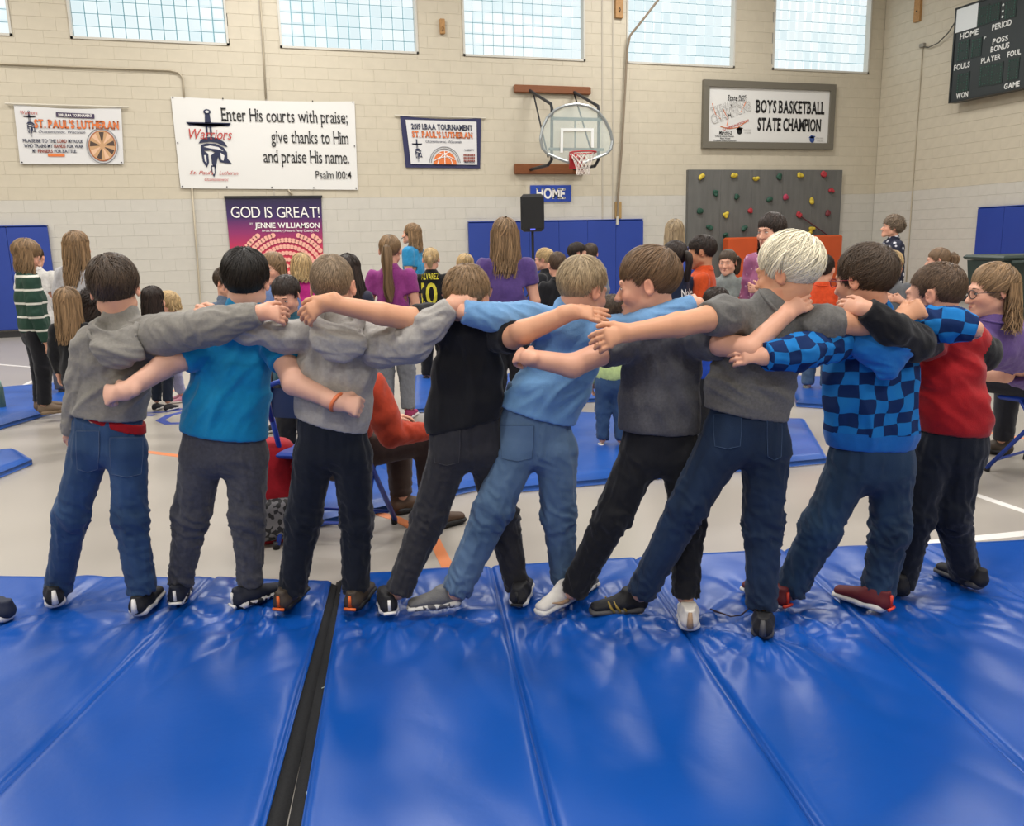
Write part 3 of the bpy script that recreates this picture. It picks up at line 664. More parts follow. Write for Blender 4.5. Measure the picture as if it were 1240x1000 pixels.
block_wall('wall_back', V(XL, DW, 0), V(1, 0, 0), XR-XL, 7.4, holes, lambda q: True)
block_wall('wall_right', V(XR, DW, 0), V(0, -1, 0), DW-YB, 7.4, [], lambda q: True)
struct(MB().box((XL-.1, (DW+YB)/2, 3.8), (.2, DW-YB, 7.6)).build('wall_left', M_CREAM))
struct(MB().box(((XL+XR)/2, YB-.1, 3.8), (XR-XL, .2, 7.6)).build('wall_front', M_CREAM))
ce = struct(MB().box(((XL+XR)/2, (DW+YB)/2, ZC+.1), (XR-XL+.6, DW-YB+.6, .2)).build('ceiling', mat('ceiling_white', 'd9d6cf', .8)))
m_ = MB()
for i in range(9): m_.box((XL+1.5+i*2.9, (DW+YB)/2, ZC-.1), (.12, DW-YB, .2))
struct(m_.build('trim_1', mat('roof_joist', 'd2cfc8', .7)))
for i, (lx, ly) in enumerate(LIGHTS):
    r = empty('ceiling_light', (lx, ly, ZC-.3)); tag(r, 'white ceiling light fixture hanging above the gym floor', 'ceiling light', 'ceiling light fixtures')
    fx = MB(); fx.box((lx, ly, ZC-.24), (2.5, 1.0, .08)); fx.tube([(lx-1, ly, ZC-.2), (lx-1, ly, ZC)], .01); fx.tube([(lx+1, ly, ZC-.2), (lx+1, ly, ZC)], .01); fx.build('housing', mat('lamp_white', 'e8e8e6', .5), r)
# floor
flm = mat('gym_floor', 'a8a29a', .28, .5, .03, .8, .02, 3)
fl = struct(MB().box(((XL+XR)/2, (DW+YB)/2, -.1), (XR-XL, DW-YB, .2)).build('floor', flm))
def line(pts, wdt, col, closed=False, z=.0015):
    pts = [np.asarray(p, float) for p in pts]; n = len(pts); L_, R_ = [], []
    for i, p in enumerate(pts):
        t = nrm(pts[min(i+1, n-1)]-pts[max(i-1, 0)]); s_ = np.cross(Z, t)*wdt/2; L_.append(p+s_+Z*z); R_.append(p-s_+Z*z)
    v = L_+R_+[q-Z*z for q in L_+R_]; f = [(i, i+n, i+n+1, i+1) for i in range(n-1)]+[(i+2*n, i+1+2*n, i+1, i) for i in range(n-1)]+[(i+n, i+1+n, i+1+3*n, i+3*n) for i in range(n-1)]
    mesh('court_line', np.array(v), f, mat('paint_'+col, col, .35), fl, False)
def gl(*p): return [G(x, y) for x, y in p]
line(gl((1100, 572), (1172, 596), (1240, 619), (1300, 640)), .05, 'e8e6e2'); line(gl((960, 672), (1100, 660), (1240, 646), (1340, 637)), .06, 'e8e6e2')
line(gl((-40, 438), (68, 447)), .05, 'e4e2de'); line(gl((68, 447), (52, 455), (10, 476), (-40, 500)), .05, 'e4e2de')
line(gl((150, 543), (177, 547), (217, 552), (260, 560), (330, 580), (410, 608), (480, 628), (525, 652), (543, 688), (552, 715)), .055, 'e08a5c')
line(gl((900, 480), (990, 488), (1060, 500), (1160, 517), (1240, 531), (1300, 543)), .05, 'e0906a')
line(gl((700, 470), (800, 474), (900, 480)), .05, 'e0906a')
cc = G(188, 505)
for px in [((175, 500), (195, 499), (222, 495)), ((230, 497), (205, 503), (194, 509), (203, 513), (232, 512)), ((150, 505), (170, 502), (188, 503))]: line(gl(*px), .07, '3c4fa0', z=.002)
line(gl((203, 474), (216, 472), (240, 470)), .06, 'd8875c')
# base trim
struct(MB().box(((XL+XR)/2, DW-.012, .05), (XR-XL, .02, .1)).build('baseboard_back', mat('rubber_base', '2c2c2e', .6)))
struct(MB().box((XR-.012, (DW+YB)/2, .05), (.02, DW-YB, .1)).build('baseboard_right', mat('rubber_base', '2c2c2e', .6)))
# control joints in the back wall
m_ = MB()
for i, (a, t) in enumerate((((729, 10), .03), ((742, 10), .03), ((315, 20), .03))):
    p = WB(*a); struct(MB().box((p[0], DW-.004, 3.7), (t, .012, 7.4)).build('trim_%d' % (i+2), M_GROUT))
# glass block windows
M_GB = mat('glass_block', '25323a', .15, .4, emit=0); nt = M_GB.node_tree; bs_ = nt.nodes['Principled BSDF']
gn = nt.nodes.new('ShaderNodeTexNoise'); gn.inputs['Scale'].default_value = 2.2; gn.inputs['Detail'].default_value = 3; tcg = nt.nodes.new('ShaderNodeTexCoord'); gi = nt.nodes.new('ShaderNodeObjectInfo')
gr = nt.nodes.new('ShaderNodeMix'); gr.data_type = 'RGBA'; gr.inputs[6].default_value = (*lin('e0f0f3'), 1); gr.inputs[7].default_value = (*lin('f4fbfb'), 1); nt.links.new(gi.outputs['Random'], gr.inputs[0]); nt.links.new(gr.outputs[2], bs_.inputs['Emission Color']); bs_.inputs['Emission Strength'].default_value = 1.0
M_MORT = mat('window_mortar', '76a3ad', .7); M_REVEAL = mat('window_frame_paint', 'c5c3bb', .5)
gme = None
for i, wx in enumerate(WX):
    fr = MB(); t = .035
    for c, sz in (((wx+WW/2, DW+.06, ZS+t/2), (WW, .16, t)), ((wx+WW/2, DW+.06, ZS+WH-t/2), (WW, .16, t)), ((wx+t/2, DW+.06, ZS+WH/2), (t, .16, WH)), ((wx+WW-t/2, DW+.06, ZS+WH/2), (t, .16, WH))): fr.box(c, sz)
    wr = struct(fr.build('window_%d' % (i+1), M_REVEAL)); bk = MB().box((wx+WW/2, DW+.165, ZS+WH/2), (WW-.07, .03, WH-.07)).build('mortar', M_MORT, wr)
    gw, gh = (WW-.07)/12, (WH-.07)/8
    if gme is None:
        mb_ = MB().box((0, 0, 0), (gw-.017, gh-.017, .07), np.array([V(1, 0, 0), V(0, 0, 1), V(0, -1, 0)]), bev=.02); gme = bpy.data.meshes.new('glass_block'); gme.from_pydata([tuple(p) for p in np.concatenate(mb_.v)], [], mb_.f); gme.materials.append(M_GB)
    for a in range(12):
        for b in range(8):
            o = bpy.data.objects.new('glass_block', gme); COL.objects.link(o); o.parent = wr; o.location = (wx+.035+gw*(a+.5), DW+.13, ZS+.035+gh*(b+.5))
# ------------------------------------------------------------ lettering
_ch = {}
def char_mesh(c, bold):
    k = (c, bold)
    if k in _ch: return _ch[k]
    cu = bpy.data.curves.new('t', 'FONT'); cu.body = c; cu.fill_mode = 'FRONT'; cu.resolution_u = 3; cu.offset = bold
    o = bpy.data.objects.new('t', cu); COL.objects.link(o); bpy.context.view_layer.update(); me = o.evaluated_get(bpy.context.evaluated_depsgraph_get()).to_mesh()
    v = np.array([(q.co.x, q.co.y) for q in me.vertices]).reshape(-1, 2); f = [tuple(p.vertices) for p in me.polygons]; o.to_mesh_clear(); bpy.data.objects.remove(o); bpy.data.curves.remove(cu)
    _ch[k] = (v, f); return _ch[k]
SER = {'E': 'bL bR cL cR', 'n': 'b1 b9 x1', 't': '', 'e': '', 'r': 'b3 x3', 'H': 'b1 b9 c1 c9', 'i': 'b5 x3', 's': '', 'c': '', 'o': '', 'u': 'x1 x8 b9', 'w': 'x1 x9 x5', 'h': 'b1 b9 c1', 'p': 'd1 x1', 'a': 'b9', 'g': '', 'v': 'x1 x9', 'k': 'b1 b9 c1 x9', 'm': 'b1 b5 b9 x1', 'd': 'c9 b9', 'P': 'b1 c1', 'l': 'b5 c3', '1': 'b5', 'B': 'b0 c0', 'O': '', 'Y': 'b5 c1 c9', 'S': '', 'A': 'b1 b9', 'K': 'b1 b9 c1 c9', 'T': 'b5', 'L': 'b1 c1', 'C': '', 'M': 'b1 b9 c1 c9', 'I': 'b5 c5', 'N': 'b1 c1 c9', 'U': 'c1 c9', 'R': 'b1 b9 c1'}
def text2d(s, serif=0., bold=0., track=.06):
    V_, F_, x, n = [], [], 0., 0; Hc = char_mesh('H', 0)[0][:, 1].max(); xh = char_mesh('x', 0)[0][:, 1].max()
    for c in s:
        if c == ' ': x += .27; continue
        v, f = char_mesh(c, bold); lo, hi = v[:, 0].min(), v[:, 0].max(); w_ = hi-lo; V_.append(v-[lo-x, 0]); F_ += [tuple(i+n for i in q) for q in f]; n += len(v)
        if serif:
            th = .05 if bold < .02 else .09; dy = v[:, 1].min()
            for tk in (SER.get(c, '')).split():
                lev = {'b': 0+th/2, 'x': xh-th/2, 'c': Hc-th/2 if c.isupper() else v[:, 1].max()-th/2, 'd': dy+th/2}[tk[0]]; fx = {'L': .1, 'R': .9}.get(tk[1]); fx = int(tk[1])/10 if fx is None else fx
                cx = x+w_*fx; h = serif*(.07 if (c.islower() or bold < .01) else .10)
                V_.append(np.array([(cx-h, lev-th/2), (cx+h, lev-th/2), (cx+h, lev+th/2), (cx-h, lev+th/2)])); F_.append((n, n+1, n+2, n+3)); n += 4
        x += w_+track
    V_ = np.concatenate(V_); return V_, F_, x-track, Hc
def letters(parent, s, o, ux, uy, w=None, h=.1, m=None, serif=0., bold=0., name='lettering', th=.003, align='l', track=.06, shear=0.):
    """lettering fitted to width w and cap height h; o is the baseline start (or end / centre)"""
    v, f, L_, Hc = text2d(s, serif, bold, track); v = v.copy(); sy = h/Hc; sx = (w/L_) if w else sy; v[:, 0] += shear*v[:, 1]; v = v*[sx, sy]; W_ = L_*sx
    if align == 'r': v[:, 0] -= W_
    if align == 'c': v[:, 0] -= W_/2
    ux, uy = nrm(ux), nrm(uy); nn = np.cross(ux, uy); p = np.asarray(o)+v[:, :1]*ux+v[:, 1:]*uy+nn*th
    ob = mesh(name, p, f, m, parent, False)
    return ob
# ============================================================ THINGS ON THE WALLS
def quadframe(tl, tr, br, bl):
    ux = nrm(((tr-tl)+(br-bl))/2); uy = nrm(((tl-bl)+(tr-br))/2); return ux, uy
def cloth_banner(name, root, tl, tr, br, bl, m, sag=.03, n=16, th=.006, wav=.012, seed=0.):
    """hanging sheet with a little sag and ripples; corners are real points"""
    g = []; nn = nrm(np.cross(tr-tl, tl-bl))
    for i in range(n+1):
        for j in range(n+1):
            u, v = i/n, j/n; p = tl*(1-u)*(1-v)+tr*u*(1-v)+br*u*v+bl*(1-u)*v
            p = p-Z*sag*4*u*(1-u)*(1-v)**2; d = wav*perlin(np.array([[u*5+seed, v*2.5+seed, seed]]))[0]
            g.append(p+nn*(.03+d))
    g = np.array(g); a = np.array([[i*(n+1)+j for j in range(n)] for i in range(n)]).ravel(); f = np.stack([a, a+1, a+n+2, a+n+1], 1)
    return mesh(name, np.r_[g, g-nn*th], np.r_[f, f[:, ::-1]+(n+1)**2], m, root), nn
def on(root, tl, tr, br, bl, off=.05):
    nn = nrm(np.cross(tr-tl, tl-bl))
    return lambda u, v: tl*(1-u)*(1-v)+tr*u*(1-v)+br*u*v+bl*(1-u)*v+nn*off
NV = mat('print_navy', '1f2645', .6); RDP = mat('print_red', 'b5403a', .6); ORP = mat('print_orange', 'd9753a', .6); BKP = mat('print_black', '17171a', .6); WHP = mat('print_white', 'eeecea', .6); BRP = mat('print_brown', '8a3a28', .6)
VINYL = mat('white_vinyl', 'd5d5d6', .5, .4); VINYL2 = mat('white_vinyl_bright', 'dcdcda', .5)
def emblem(root, F_, u0, v0, su, sv, dark=NV, word=True):
    """sword behind a plumed helmet with a red script word across it"""
    def Pp(x, y): return F_(u0+su*x, v0+sv*(1-y))
    def poly(pts, m, name='print', z=0): 
        v = np.array([Pp(*p) for p in pts]); o = mesh(name, v+nrm(np.cross(Pp(1, 0)-Pp(0, 0), Pp(0, 1)-Pp(0, 0)))*z, [tuple(range(len(v)))], m, root, False); return o
    m = MB(); zz = nrm(np.cross(Pp(1, 0)-Pp(0, 0), Pp(0, 1)-Pp(0, 0)))
    def add(pts, mi=0, z=.002): m.add([Pp(*p)+zz*z for p in pts], [tuple(range(len(pts)))], mi)
    ring = [(.5+.055*math.cos(a), .955+.035*math.sin(a)) for a in np.linspace(0, 2*math.pi, 13)[:-1]]; add(ring); add([(.5+.028*math.cos(a), .955+.018*math.sin(a)) for a in np.linspace(0, 2*math.pi, 9)[:-1]], 1, .003)
    add([(.465, .93), (.535, .93), (.545, .80), (.455, .80)]); add([(.18, .80), (.22, .765), (.80, .765), (.84, .80), (.80, .795), (.22, .795)]); add([(.18, .81), (.84, .81), (.80, .78), (.5, .745), (.22, .78)])
    add([(.455, .76), (.485, .76), (.485, .62), (.455, .62)]); add([(.515, .76), (.545, .76), (.545, .62), (.515, .62)])
    # crest
    cr = [(.33+.0, .52), (.36, .56), (.42, .60), (.52, .615), (.63, .595), (.72, .54), (.76, .475), (.68, .50), (.60, .535), (.50, .545), (.42, .535)]; add(cr)
    add([(.36, .50), (.45, .525), (.58, .52), (.70, .47), (.745, .40), (.74, .32), (.80, .25), (.70, .255), (.62, .27), (.60, .34), (.58, .28), (.55, .18), (.50, .24), (.50, .36), (.56, .40), (.50, .43), (.40, .42), (.46, .38), (.46, .26), (.42, .19), (.37, .27), (.36, .38)])
    add([(.40, .475), (.50, .495), (.62, .475), (.69, .42), (.60, .445), (.50, .455)], 1, .003); add([(.64, .40), (.70, .36), (.68, .29), (.645, .30)], 1, .003); add([(.395, .36), (.425, .36), (.425, .25), (.40, .28)], 1, .003)
    add([(.485, .22), (.545, .22), (.545, .12), (.515, .06), (.485, .12)]); add([(.50, .2), (.53, .2), (.53, .125), (.515, .095), (.50, .125)], 1, .003)
    m.build('emblem', [dark, VINYL], root)
def wtext(root, F_, s, u, v, wu, hv, m, **k):
    o = F_(u, v); ux = F_(u+.05, v)-o; uy = o-F_(u, v+.05); W_ = np.linalg.norm(F_(u+wu, v)-o); H_ = np.linalg.norm(F_(u, v+hv)-o)
    return letters(root, s, o, ux, uy, W_, H_, m, **k)
def grommets(root, F_, pts):
    m = MB(); 
    for u, v in pts: m.ball(F_(u, v), .012, n=8, m=4)
    o = m.build('grommets', mat('dark_metal', '2b2b2e', .4, metal=.6), root)
# left banner
c = [WB(17, 126), WB(147, 130), WB(150, 199), WB(25, 199)]
r = empty('banner', c[3]); tag(r, 'white school banner with orange heading, verse and round photo of hands, leftmost on the wall', 'banner')
cloth_banner('sheet', r, *c, VINYL, .05, wav=.008, seed=1); F1 = on(r, *c, .041)
MB().tube([c[0]+V(-.12, -.04, 0), c[1]+V(.12, -.04, 0)], .014).build('rod', mat('white_rod', 'cfcabd', .5), r)
wtext(r, F1, 'ST. PAUL\'S LUTHERAN', .17, .385, .80, .13, ORP, serif=1, bold=.03); wtext(r, F1, 'ST. PAUL\'S LUTHERAN', .17, .385, .80, .13, BRP, serif=1.2, bold=.045, th=.001)
x = [F1(.39, .20), F1(.75, .20), F1(.75, .13), F1(.39, .13)]; mesh('ribbon', np.array([F1(.38, .20), F1(.74, .215), F1(.74, .135), F1(.38, .12)]), [(0, 1, 2, 3)], mat('print_purple', '3f3250', .6), r, False)
wtext(r, F1, '2019 LBAA TOURNAMENT', .40, .19, .32, .045, WHP, bold=.02, th=.006)
wtext(r, F1, 'Oconomowoc, Wisconsin', .20, .475, .44, .05, NV, shear=.25)
for i, (a, b, c_) in enumerate((('PRAISE BE TO THE ', 'LORD', ' MY ROCK'), ('WHO TRAINS MY ', 'HANDS', ' FOR WAR'), ('MY ', 'FINGERS', ' FOR BATTLE.'))):
    y_ = .635+i*.085; u_ = (.05, .055, .13)[i]; ws = ((.32, .09, .14), (.28, .11, .155), (.05, .14, .215))[i]
    wtext(r, F1, a.strip(), u_, y_, ws[0]-.012, .055, NV, serif=1, bold=.02); wtext(r, F1, b, u_+ws[0], y_, ws[1], .055, BRP, serif=1, bold=.03); wtext(r, F1, c_.strip(), u_+ws[0]+ws[1]+.015, y_, ws[2], .055, NV, serif=1, bold=.02)
mesh('ribbon', np.array([F1(.27, .87), F1(.43, .87), F1(.43, .82), F1(.27, .82)]), [(0, 1, 2, 3)], ORP, r, False)
m = MB(); cx, cy, ru, rv = .80, .68, .135, .27
for rr, mi, z in ((1., 0, 0), (.94, 1, .002)): m.add([F1(cx+ru*rr*math.cos(a), cy-rv*rr*math.sin(a))-V(0, z, 0) for a in np.linspace(0, 2*math.pi, 25)[:-1]], [tuple(range(24))], mi)
for i in range(9):
    a = i*2*math.pi/9+.2; q1 = (cx+ru*.9*math.cos(a-.2), cy-rv*.9*math.sin(a-.2)); q2 = (cx+ru*.9*math.cos(a+.2), cy-rv*.9*math.sin(a+.2)); q3 = (cx+ru*.2*math.cos(a+.1), cy-rv*.2*math.sin(a+.1)); q4 = (cx+ru*.2*math.cos(a-.1), cy-rv*.2*math.sin(a-.1))
    m.add([F1(*q)-V(0, .004, 0) for q in (q1, q2, q3, q4)], [(0, 1, 2, 3)], 2 if i % 2 else 3)
m.build('photo_print', [mat('print_rust', 'a2542f', .6), mat('print_tan', 'c39a72', .6), mat('print_skin', 'dcb597', .6), mat('print_dark', '4a3a32', .6)], r)
MB().tube([F1(cx+ru*1.12*math.cos(a), cy-rv*1.12*math.sin(a)) for a in np.linspace(0, 2*math.pi, 33)], .006, 4, cap=False).build('ring_print', mat('print_grey', '8b8c92', .6), r)
emblem(r, F1, .04, .10, .18, .48); wtext(r, F1, 'Warriors', .045, .17, .16, .06, RDP, shear=.3); grommets(r, F1, [(.02, .97), (.98, .97)])
# big banner
c = [WB(207, 117), WB(429, 123), WB(433, 230), WB(219, 228)]
r = empty('banner', c[3]); tag(r, 'large white banner with a psalm verse in black serif letters and a helmet emblem', 'banner')
cloth_banner('sheet', r, *c, VINYL2, .03, n=24, wav=.008, seed=2); F2 = on(r, *c, .041)
for s_, u, v, wu, hv in (('Enter His courts with praise;', .255, .25, .70, .14), ('give thanks to Him', .515, .48, .44, .14), ('and praise His name.', .465, .70, .49, .14), ('Psalm 100:4', .755, .875, .21, .085)): wtext(r, F2, s_, u, v, wu, hv, BKP, serif=1, bold=.002)
emblem(r, F2, .0, .12, .36, .80); wtext(r, F2, 'Warriors', .06, .455, .235, .11, RDP, serif=1, shear=.35, th=.008); wtext(r, F2, 'St. Paul\'s', .055, .845, .125, .04, RDP, shear=.35); wtext(r, F2, 'Lutheran', .215, .845, .10, .04, RDP, shear=.35); wtext(r, F2, 'Oconomowoc', .13, .915, .13, .035, RDP, shear=.35)
grommets(r, F2, [(.01, .01), (.27, .01), (.76, .01), (.99, .01), (.99, .5), (.01, .5), (.01, .98), (.25, .98), (.5, .98), (.74, .98), (.99, .98)])
# third banner, navy border
c = [WB(484, 140), WB(582, 143), WB(581, 204), WB(491, 203)]
r = empty('banner', c[3]); tag(r, 'small white tournament banner with navy border and half an orange basketball', 'banner')
cloth_banner('border', r, *c, mat('navy_cloth', '2a2c52', .7), .04, wav=.01, seed=3); F3 = on(r, *c, .045)
mesh('sheet', np.array([F3(u, v) for u, v in ((.06, .08), (.94, .08), (.955, .93), (.07, .93))]), [(3, 2, 1, 0)], VINYL, r, False); F3 = on(r, *c, .052)
MB().tube([c[0]+V(-.1, -.03, 0), c[1]+V(.1, -.03, 0)], .012).build('rod', mat('white_rod', 'cfcabd', .5), r)
wtext(r, F3, '2019 LBAA TOURNAMENT', .12, .255, .77, .10, NV, serif=1, bold=.03); wtext(r, F3, 'ST. PAUL\'S LUTHERAN', .12, .41, .77, .11, ORP, serif=1, bold=.03, th=.004); wtext(r, F3, 'ST. PAUL\'S LUTHERAN', .12, .41, .77, .11, BRP, serif=1.3, bold=.05)
wtext(r, F3, 'Oconomowoc, Wisconsin', .28, .51, .46, .05, NV, shear=.3)
m = MB(); m.add([F3(.52, .93)]+[F3(.52+.155*math.cos(a), .93-.26*math.sin(a)) for a in np.linspace(0, math.pi, 17)], [tuple(range(18))]); m.build('basketball_print', ORP, r)
for pts in ([(.52, .67), (.52, .93)], [(.37, .87), (.45, .80), (.58, .78), (.66, .84)], [(.42, .93), (.44, .84), (.50, .74), (.58, .69)], [(.62, .93), (.60, .84), (.55, .76), (.44, .71)]): MB().tube([F3(*p)-V(0, .004, 0) for p in pts], .008, 4).build('ball_seam', WHP, r)
for k_ in (1.18, 1.32): MB().tube([F3(.52+.155*k_*math.cos(a), .93-.26*k_*math.sin(a)) for a in np.linspace(.1, math.pi-.1, 17)], .006, 4).build('arc_print', mat('print_grey', '8b8c92', .6), r)
emblem(r, F3, .07, .44, .20, .48); wtext(r, F3, 'VARSITY', .78, .66, .13, .035, NV, bold=.02)
for i in range(3): wtext(r, F3, ('SCHOOL', 'SPORTS', 'AND GYM')[i] if 0 else 'IIIIIIII', .77, .76+i*.055, .15, .035, BRP, bold=.03)
wtext(r, F3, 'MARCH 8-10', .78, .90, .14, .035, NV, bold=.02)
# poster
c = [WB(272.5, 238.5), WB(389, 238.5), WB(393, 372), WB(285, 372)]
r = empty('poster', c[3]); tag(r, 'tall purple to red poster reading GOD IS GREAT! with rings of pale dots', 'poster')
pm = mat('poster_print', 'ffffff', .45); nt = pm.node_tree; tcp = nt.nodes.new('ShaderNodeTexCoord'); sx_ = nt.nodes.new('ShaderNodeSeparateXYZ'); nt.links.new(tcp.outputs['Object'], sx_.inputs[0])
mr = nt.nodes.new('ShaderNodeMapRange'); mr.inputs[1].default_value = c[3][2]; mr.inputs[2].default_value = c[0][2]; nt.links.new(sx_.outputs[2], mr.inputs[0]); rp = nt.nodes.new('ShaderNodeValToRGB'); e_ = rp.color_ramp.elements
e_[0].color = (*lin('d8444a'), 1); e_[1].color = (*lin('1d1a38'), 1)
for p_, c_ in ((.30, 'd8404c'), (.52, 'c22f52'), (.68, '8a2a66'), (.82, '3a2460')): q_ = e_.new(p_); q_.color = (*lin(c_), 1)
nt.links.new(mr.outputs[0], rp.inputs[0]); nt.links.new(rp.outputs[0], nt.nodes['Principled BSDF'].inputs['Base Color'])
cloth_banner('sheet', r, *c, pm, .0, wav=.006, seed=4); F4 = on(r, *c, .042)
MB().box((c[0]+c[1])/2-V(0, .03, 0), (np.linalg.norm(c[1]-c[0])+.03, .03, .04)).build('top_rail', mat('black_rail', '1c1c20', .5), r)
MB().box((c[2]+c[3])/2-V(0, .05, -.02), (np.linalg.norm(c[1]-c[0])+.03, .16, .08)).build('base', mat('black_rail', '1c1c20', .5), r)
wtext(r, F4, 'GOD IS GREAT!', .045, .185, .93, .10, WHP, bold=-.004); wtext(r, F4, 'JENNIE WILLIAMSON', .28, .275, .69, .045, WHP, bold=.02); wtext(r, F4, 'BY', .23, .25, .03, .02, WHP); wtext(r, F4, 'Artist Residency | Historic Perry County, MO', .35, .31, .61, .02, WHP, bold=.01)
m = MB(); dm = mat('print_pale_dot', 'f0b0a0', .5)
for k_ in range(8):
    rr = .13+k_*.062; nn_ = int(10+k_*5)
    for i in range(nn_):
        a = math.pi*(i+.5)/nn_; u, v = .60+rr*math.cos(a), .80-rr*1.05*math.sin(a)*.9; sz = .020+.0012*k_
        if .03 < u < .97 and v > .34: m.add([F4(u+sz*math.cos(t), v-sz*.85*math.sin(t)) for t in np.linspace(0, 2*math.pi, 9)[:-1]], [tuple(range(8))])
o = m.build('dot_print', dm, r); o['kind'] = 'stuff'
# champion board
o_ = [WB(850, 97), WB(1010, 103), WB(1005.5, 181), WB(848.5, 180)]; zc = (o_[0][2]+o_[2][2])/2; x0, x1 = (o_[0][0]+o_[3][0])/2, (o_[1][0]+o_[2][0])/2; z1, z0 = (o_[0][2]+o_[1][2])/2, (o_[2][2]+o_[3][2])/2
r = empty('framed_board', (x0, DW, z0)); tag(r, 'grey framed white board reading BOYS BASKETBALL STATE CHAMPION', 'sign')
m = MB(); t = .13
for cc_, ss in ((((x0+x1)/2, DW-.05, z1-t/2), (x1-x0, .08, t)), (((x0+x1)/2, DW-.05, z0+t/2), (x1-x0, .08, t)), ((x0+t/2, DW-.05, zc), (t, .08, z1-z0-2*t)), ((x1-t/2, DW-.05, zc), (t, .08, z1-z0-2*t))): m.box(cc_, ss)
m.build('frame', mat('grey_frame', '6b675d', .5), r); MB().box(((x0+x1)/2, DW-.03, zc), (x1-x0-.2, .03, z1-z0-.2)).build('board', VINYL2, r)
tl, tr, br, bl = V(x0+t, DW, z1-t), V(x1-t, DW, z1-t), V(x1-t, DW, z0+t), V(x0+t, DW, z0+t); F5 = on(r, tl, tr, br, bl, .05)
wtext(r, F5, 'BOYS BASKETBALL', .385, .44, .575, .22, BKP, serif=1, bold=.035); wtext(r, F5, 'STATE CHAMPION', .40, .77, .535, .22, BKP, serif=1, bold=.035)
wtext(r, F5, 'State 2019', .15, .24, .145, .10, BKP, shear=.2, bold=.02)
def tilted(s, u, v, wu, hv, m, **k):
    o = F5(u, v); ux = nrm(F5(u+.1, v-.10*.9)-o); uy = np.cross(V(0, -1, 0), ux); uy = nrm(V(-ux[2], 0, ux[0])); letters(r, s, o, ux, uy, np.linalg.norm(F5(u+wu, v)-o), np.linalg.norm(F5(u, v+hv)-o), m, **k)
OUT = mat('print_outline', 'b2b0ae', .6)
tilted('TOURNAMENT OF', .03, .50, .30, .12, OUT, bold=.03); tilted('TOURNAMENT OF', .033, .495, .294, .10, VINYL2, bold=0, th=.006); tilted('CHAMPIONS', .035, .68, .33, .16, OUT, bold=.04); tilted('CHAMPIONS', .04, .672, .32, .14, VINYL2, bold=.0, th=.006)
for pts in ([(.10, .72), (.17, .755), (.24, .73), (.32, .60)], [(.12, .40), (.16, .60), (.15, .70)], [(.03, .30), (.06, .50), (.10, .58)], [(.30, .25), (.26, .45)]): MB().tube([F5(*p) for p in pts], .008, 4).build('arc_print', ORP, r)
tilted('LUTHERAN SCHOOLS', .12, .80, .22, .04, RDP, bold=.02)
wtext(r, F5, 'March 1-2', .09, .865, .10, .07, BKP, shear=.2, bold=.02); wtext(r, F5, 'Concordia University Wisconsin', .06, .91, .15, .03, BKP, bold=.01); wtext(r, F5, 'Mequon, Wisconsin', .10, .95, .08, .03, BKP, bold=.01); wtext(r, F5, 'Presented Athletic Association', .05, .99, .18, .03, BKP, bold=.01)
for u, v, m_c in ((.255, .80, BKP), (.865, .93, mat('print_blue', '2f4b8c', .6))):
    m = MB(); m.add([F5(u+.022*math.cos(a), v-.062*math.sin(a)) for a in np.linspace(.3, 2*math.pi-.5, 14)], [tuple(range(14))]); m.add([F5(u-.03, v-.03), F5(u-.01, v-.08), F5(u+.03, v-.06), F5(u+.01, v-.02)], [(0, 1, 2, 3)]); m.build('logo_print', m_c, r); wtext(r, F5, 'LUTHERAN SCHOOLS', u+.03, v-.01, .065, .03, OUT); wtext(r, F5, 'OF WISCONSIN', u+.04, v+.04, .055, .03, OUT)
# climbing wall
x0, x1 = WB(831, 210)[0], WB(1016.5, 210)[0]; z1 = WB(920, 206)[2]
r = empty('climbing_wall', (x0, DW, .1)); tag(r, 'grey climbing wall panel dotted with coloured holds', 'climbing wall')
rk = mat('climbing_panel', '656563', .7, .3, .10, 3, .6, 30, stretch=(4, 1, .6))
nP = 5
for i in range(nP):
    a = x0+(x1-x0)*i/nP; b = x0+(x1-x0)*(i+1)/nP; MB().box(((a+b)/2, DW-.05, (z1+.1)/2), (b-a-.004, .10, z1-.1), bev=.004).build('panel', rk, r)
holds = [(849, 214, 'y'), (889, 213, 'y'), (915, 217, 'y'), (943, 214, 'g'), (969, 212, 'y'), (997, 211, 'r'), (866, 234, 'g'), (893, 238, 'g'), (931, 242, 'g'), (952, 239, 'p'), (983, 243, 'y'), (1007, 230, 'r'), (847, 256, 'g'), (879, 260, 'y'), (909, 254, 'r'), (1003, 258, 'm'), (859, 275, 'g'), (901, 276, 'g'), (967, 260, 'r'), (983, 277, 'y'), (979, 283, 'y'), (879, 286, 'g')]
HC = {'y': 'c9b23a', 'g': '1f4a3c', 'r': 'a8303a', 'p': 'b23a5a', 'm': '6e2b33'}
for x, y, c_ in holds:
    p = WB(x, y, .12); q = SDF(); q.ell(p, V(.062, .035, .05)*random.uniform(.8, 1.1), k=.02)
    for k_ in range(3): a = random.uniform(0, 6.28); q.ell(p+V(.05*math.cos(a), -.015, .045*math.sin(a)), V(.035, .03, .03), k=.025)
    v, f = q.surf(.014); mesh('hold', v, f, mat('hold_'+c_, HC[c_], .6), r)
MB().tube([WB(967, 260, .14), WB(1004, 286, .16)], .012).build('rope', mat('maroon_rope', '5c2a33', .8), r)
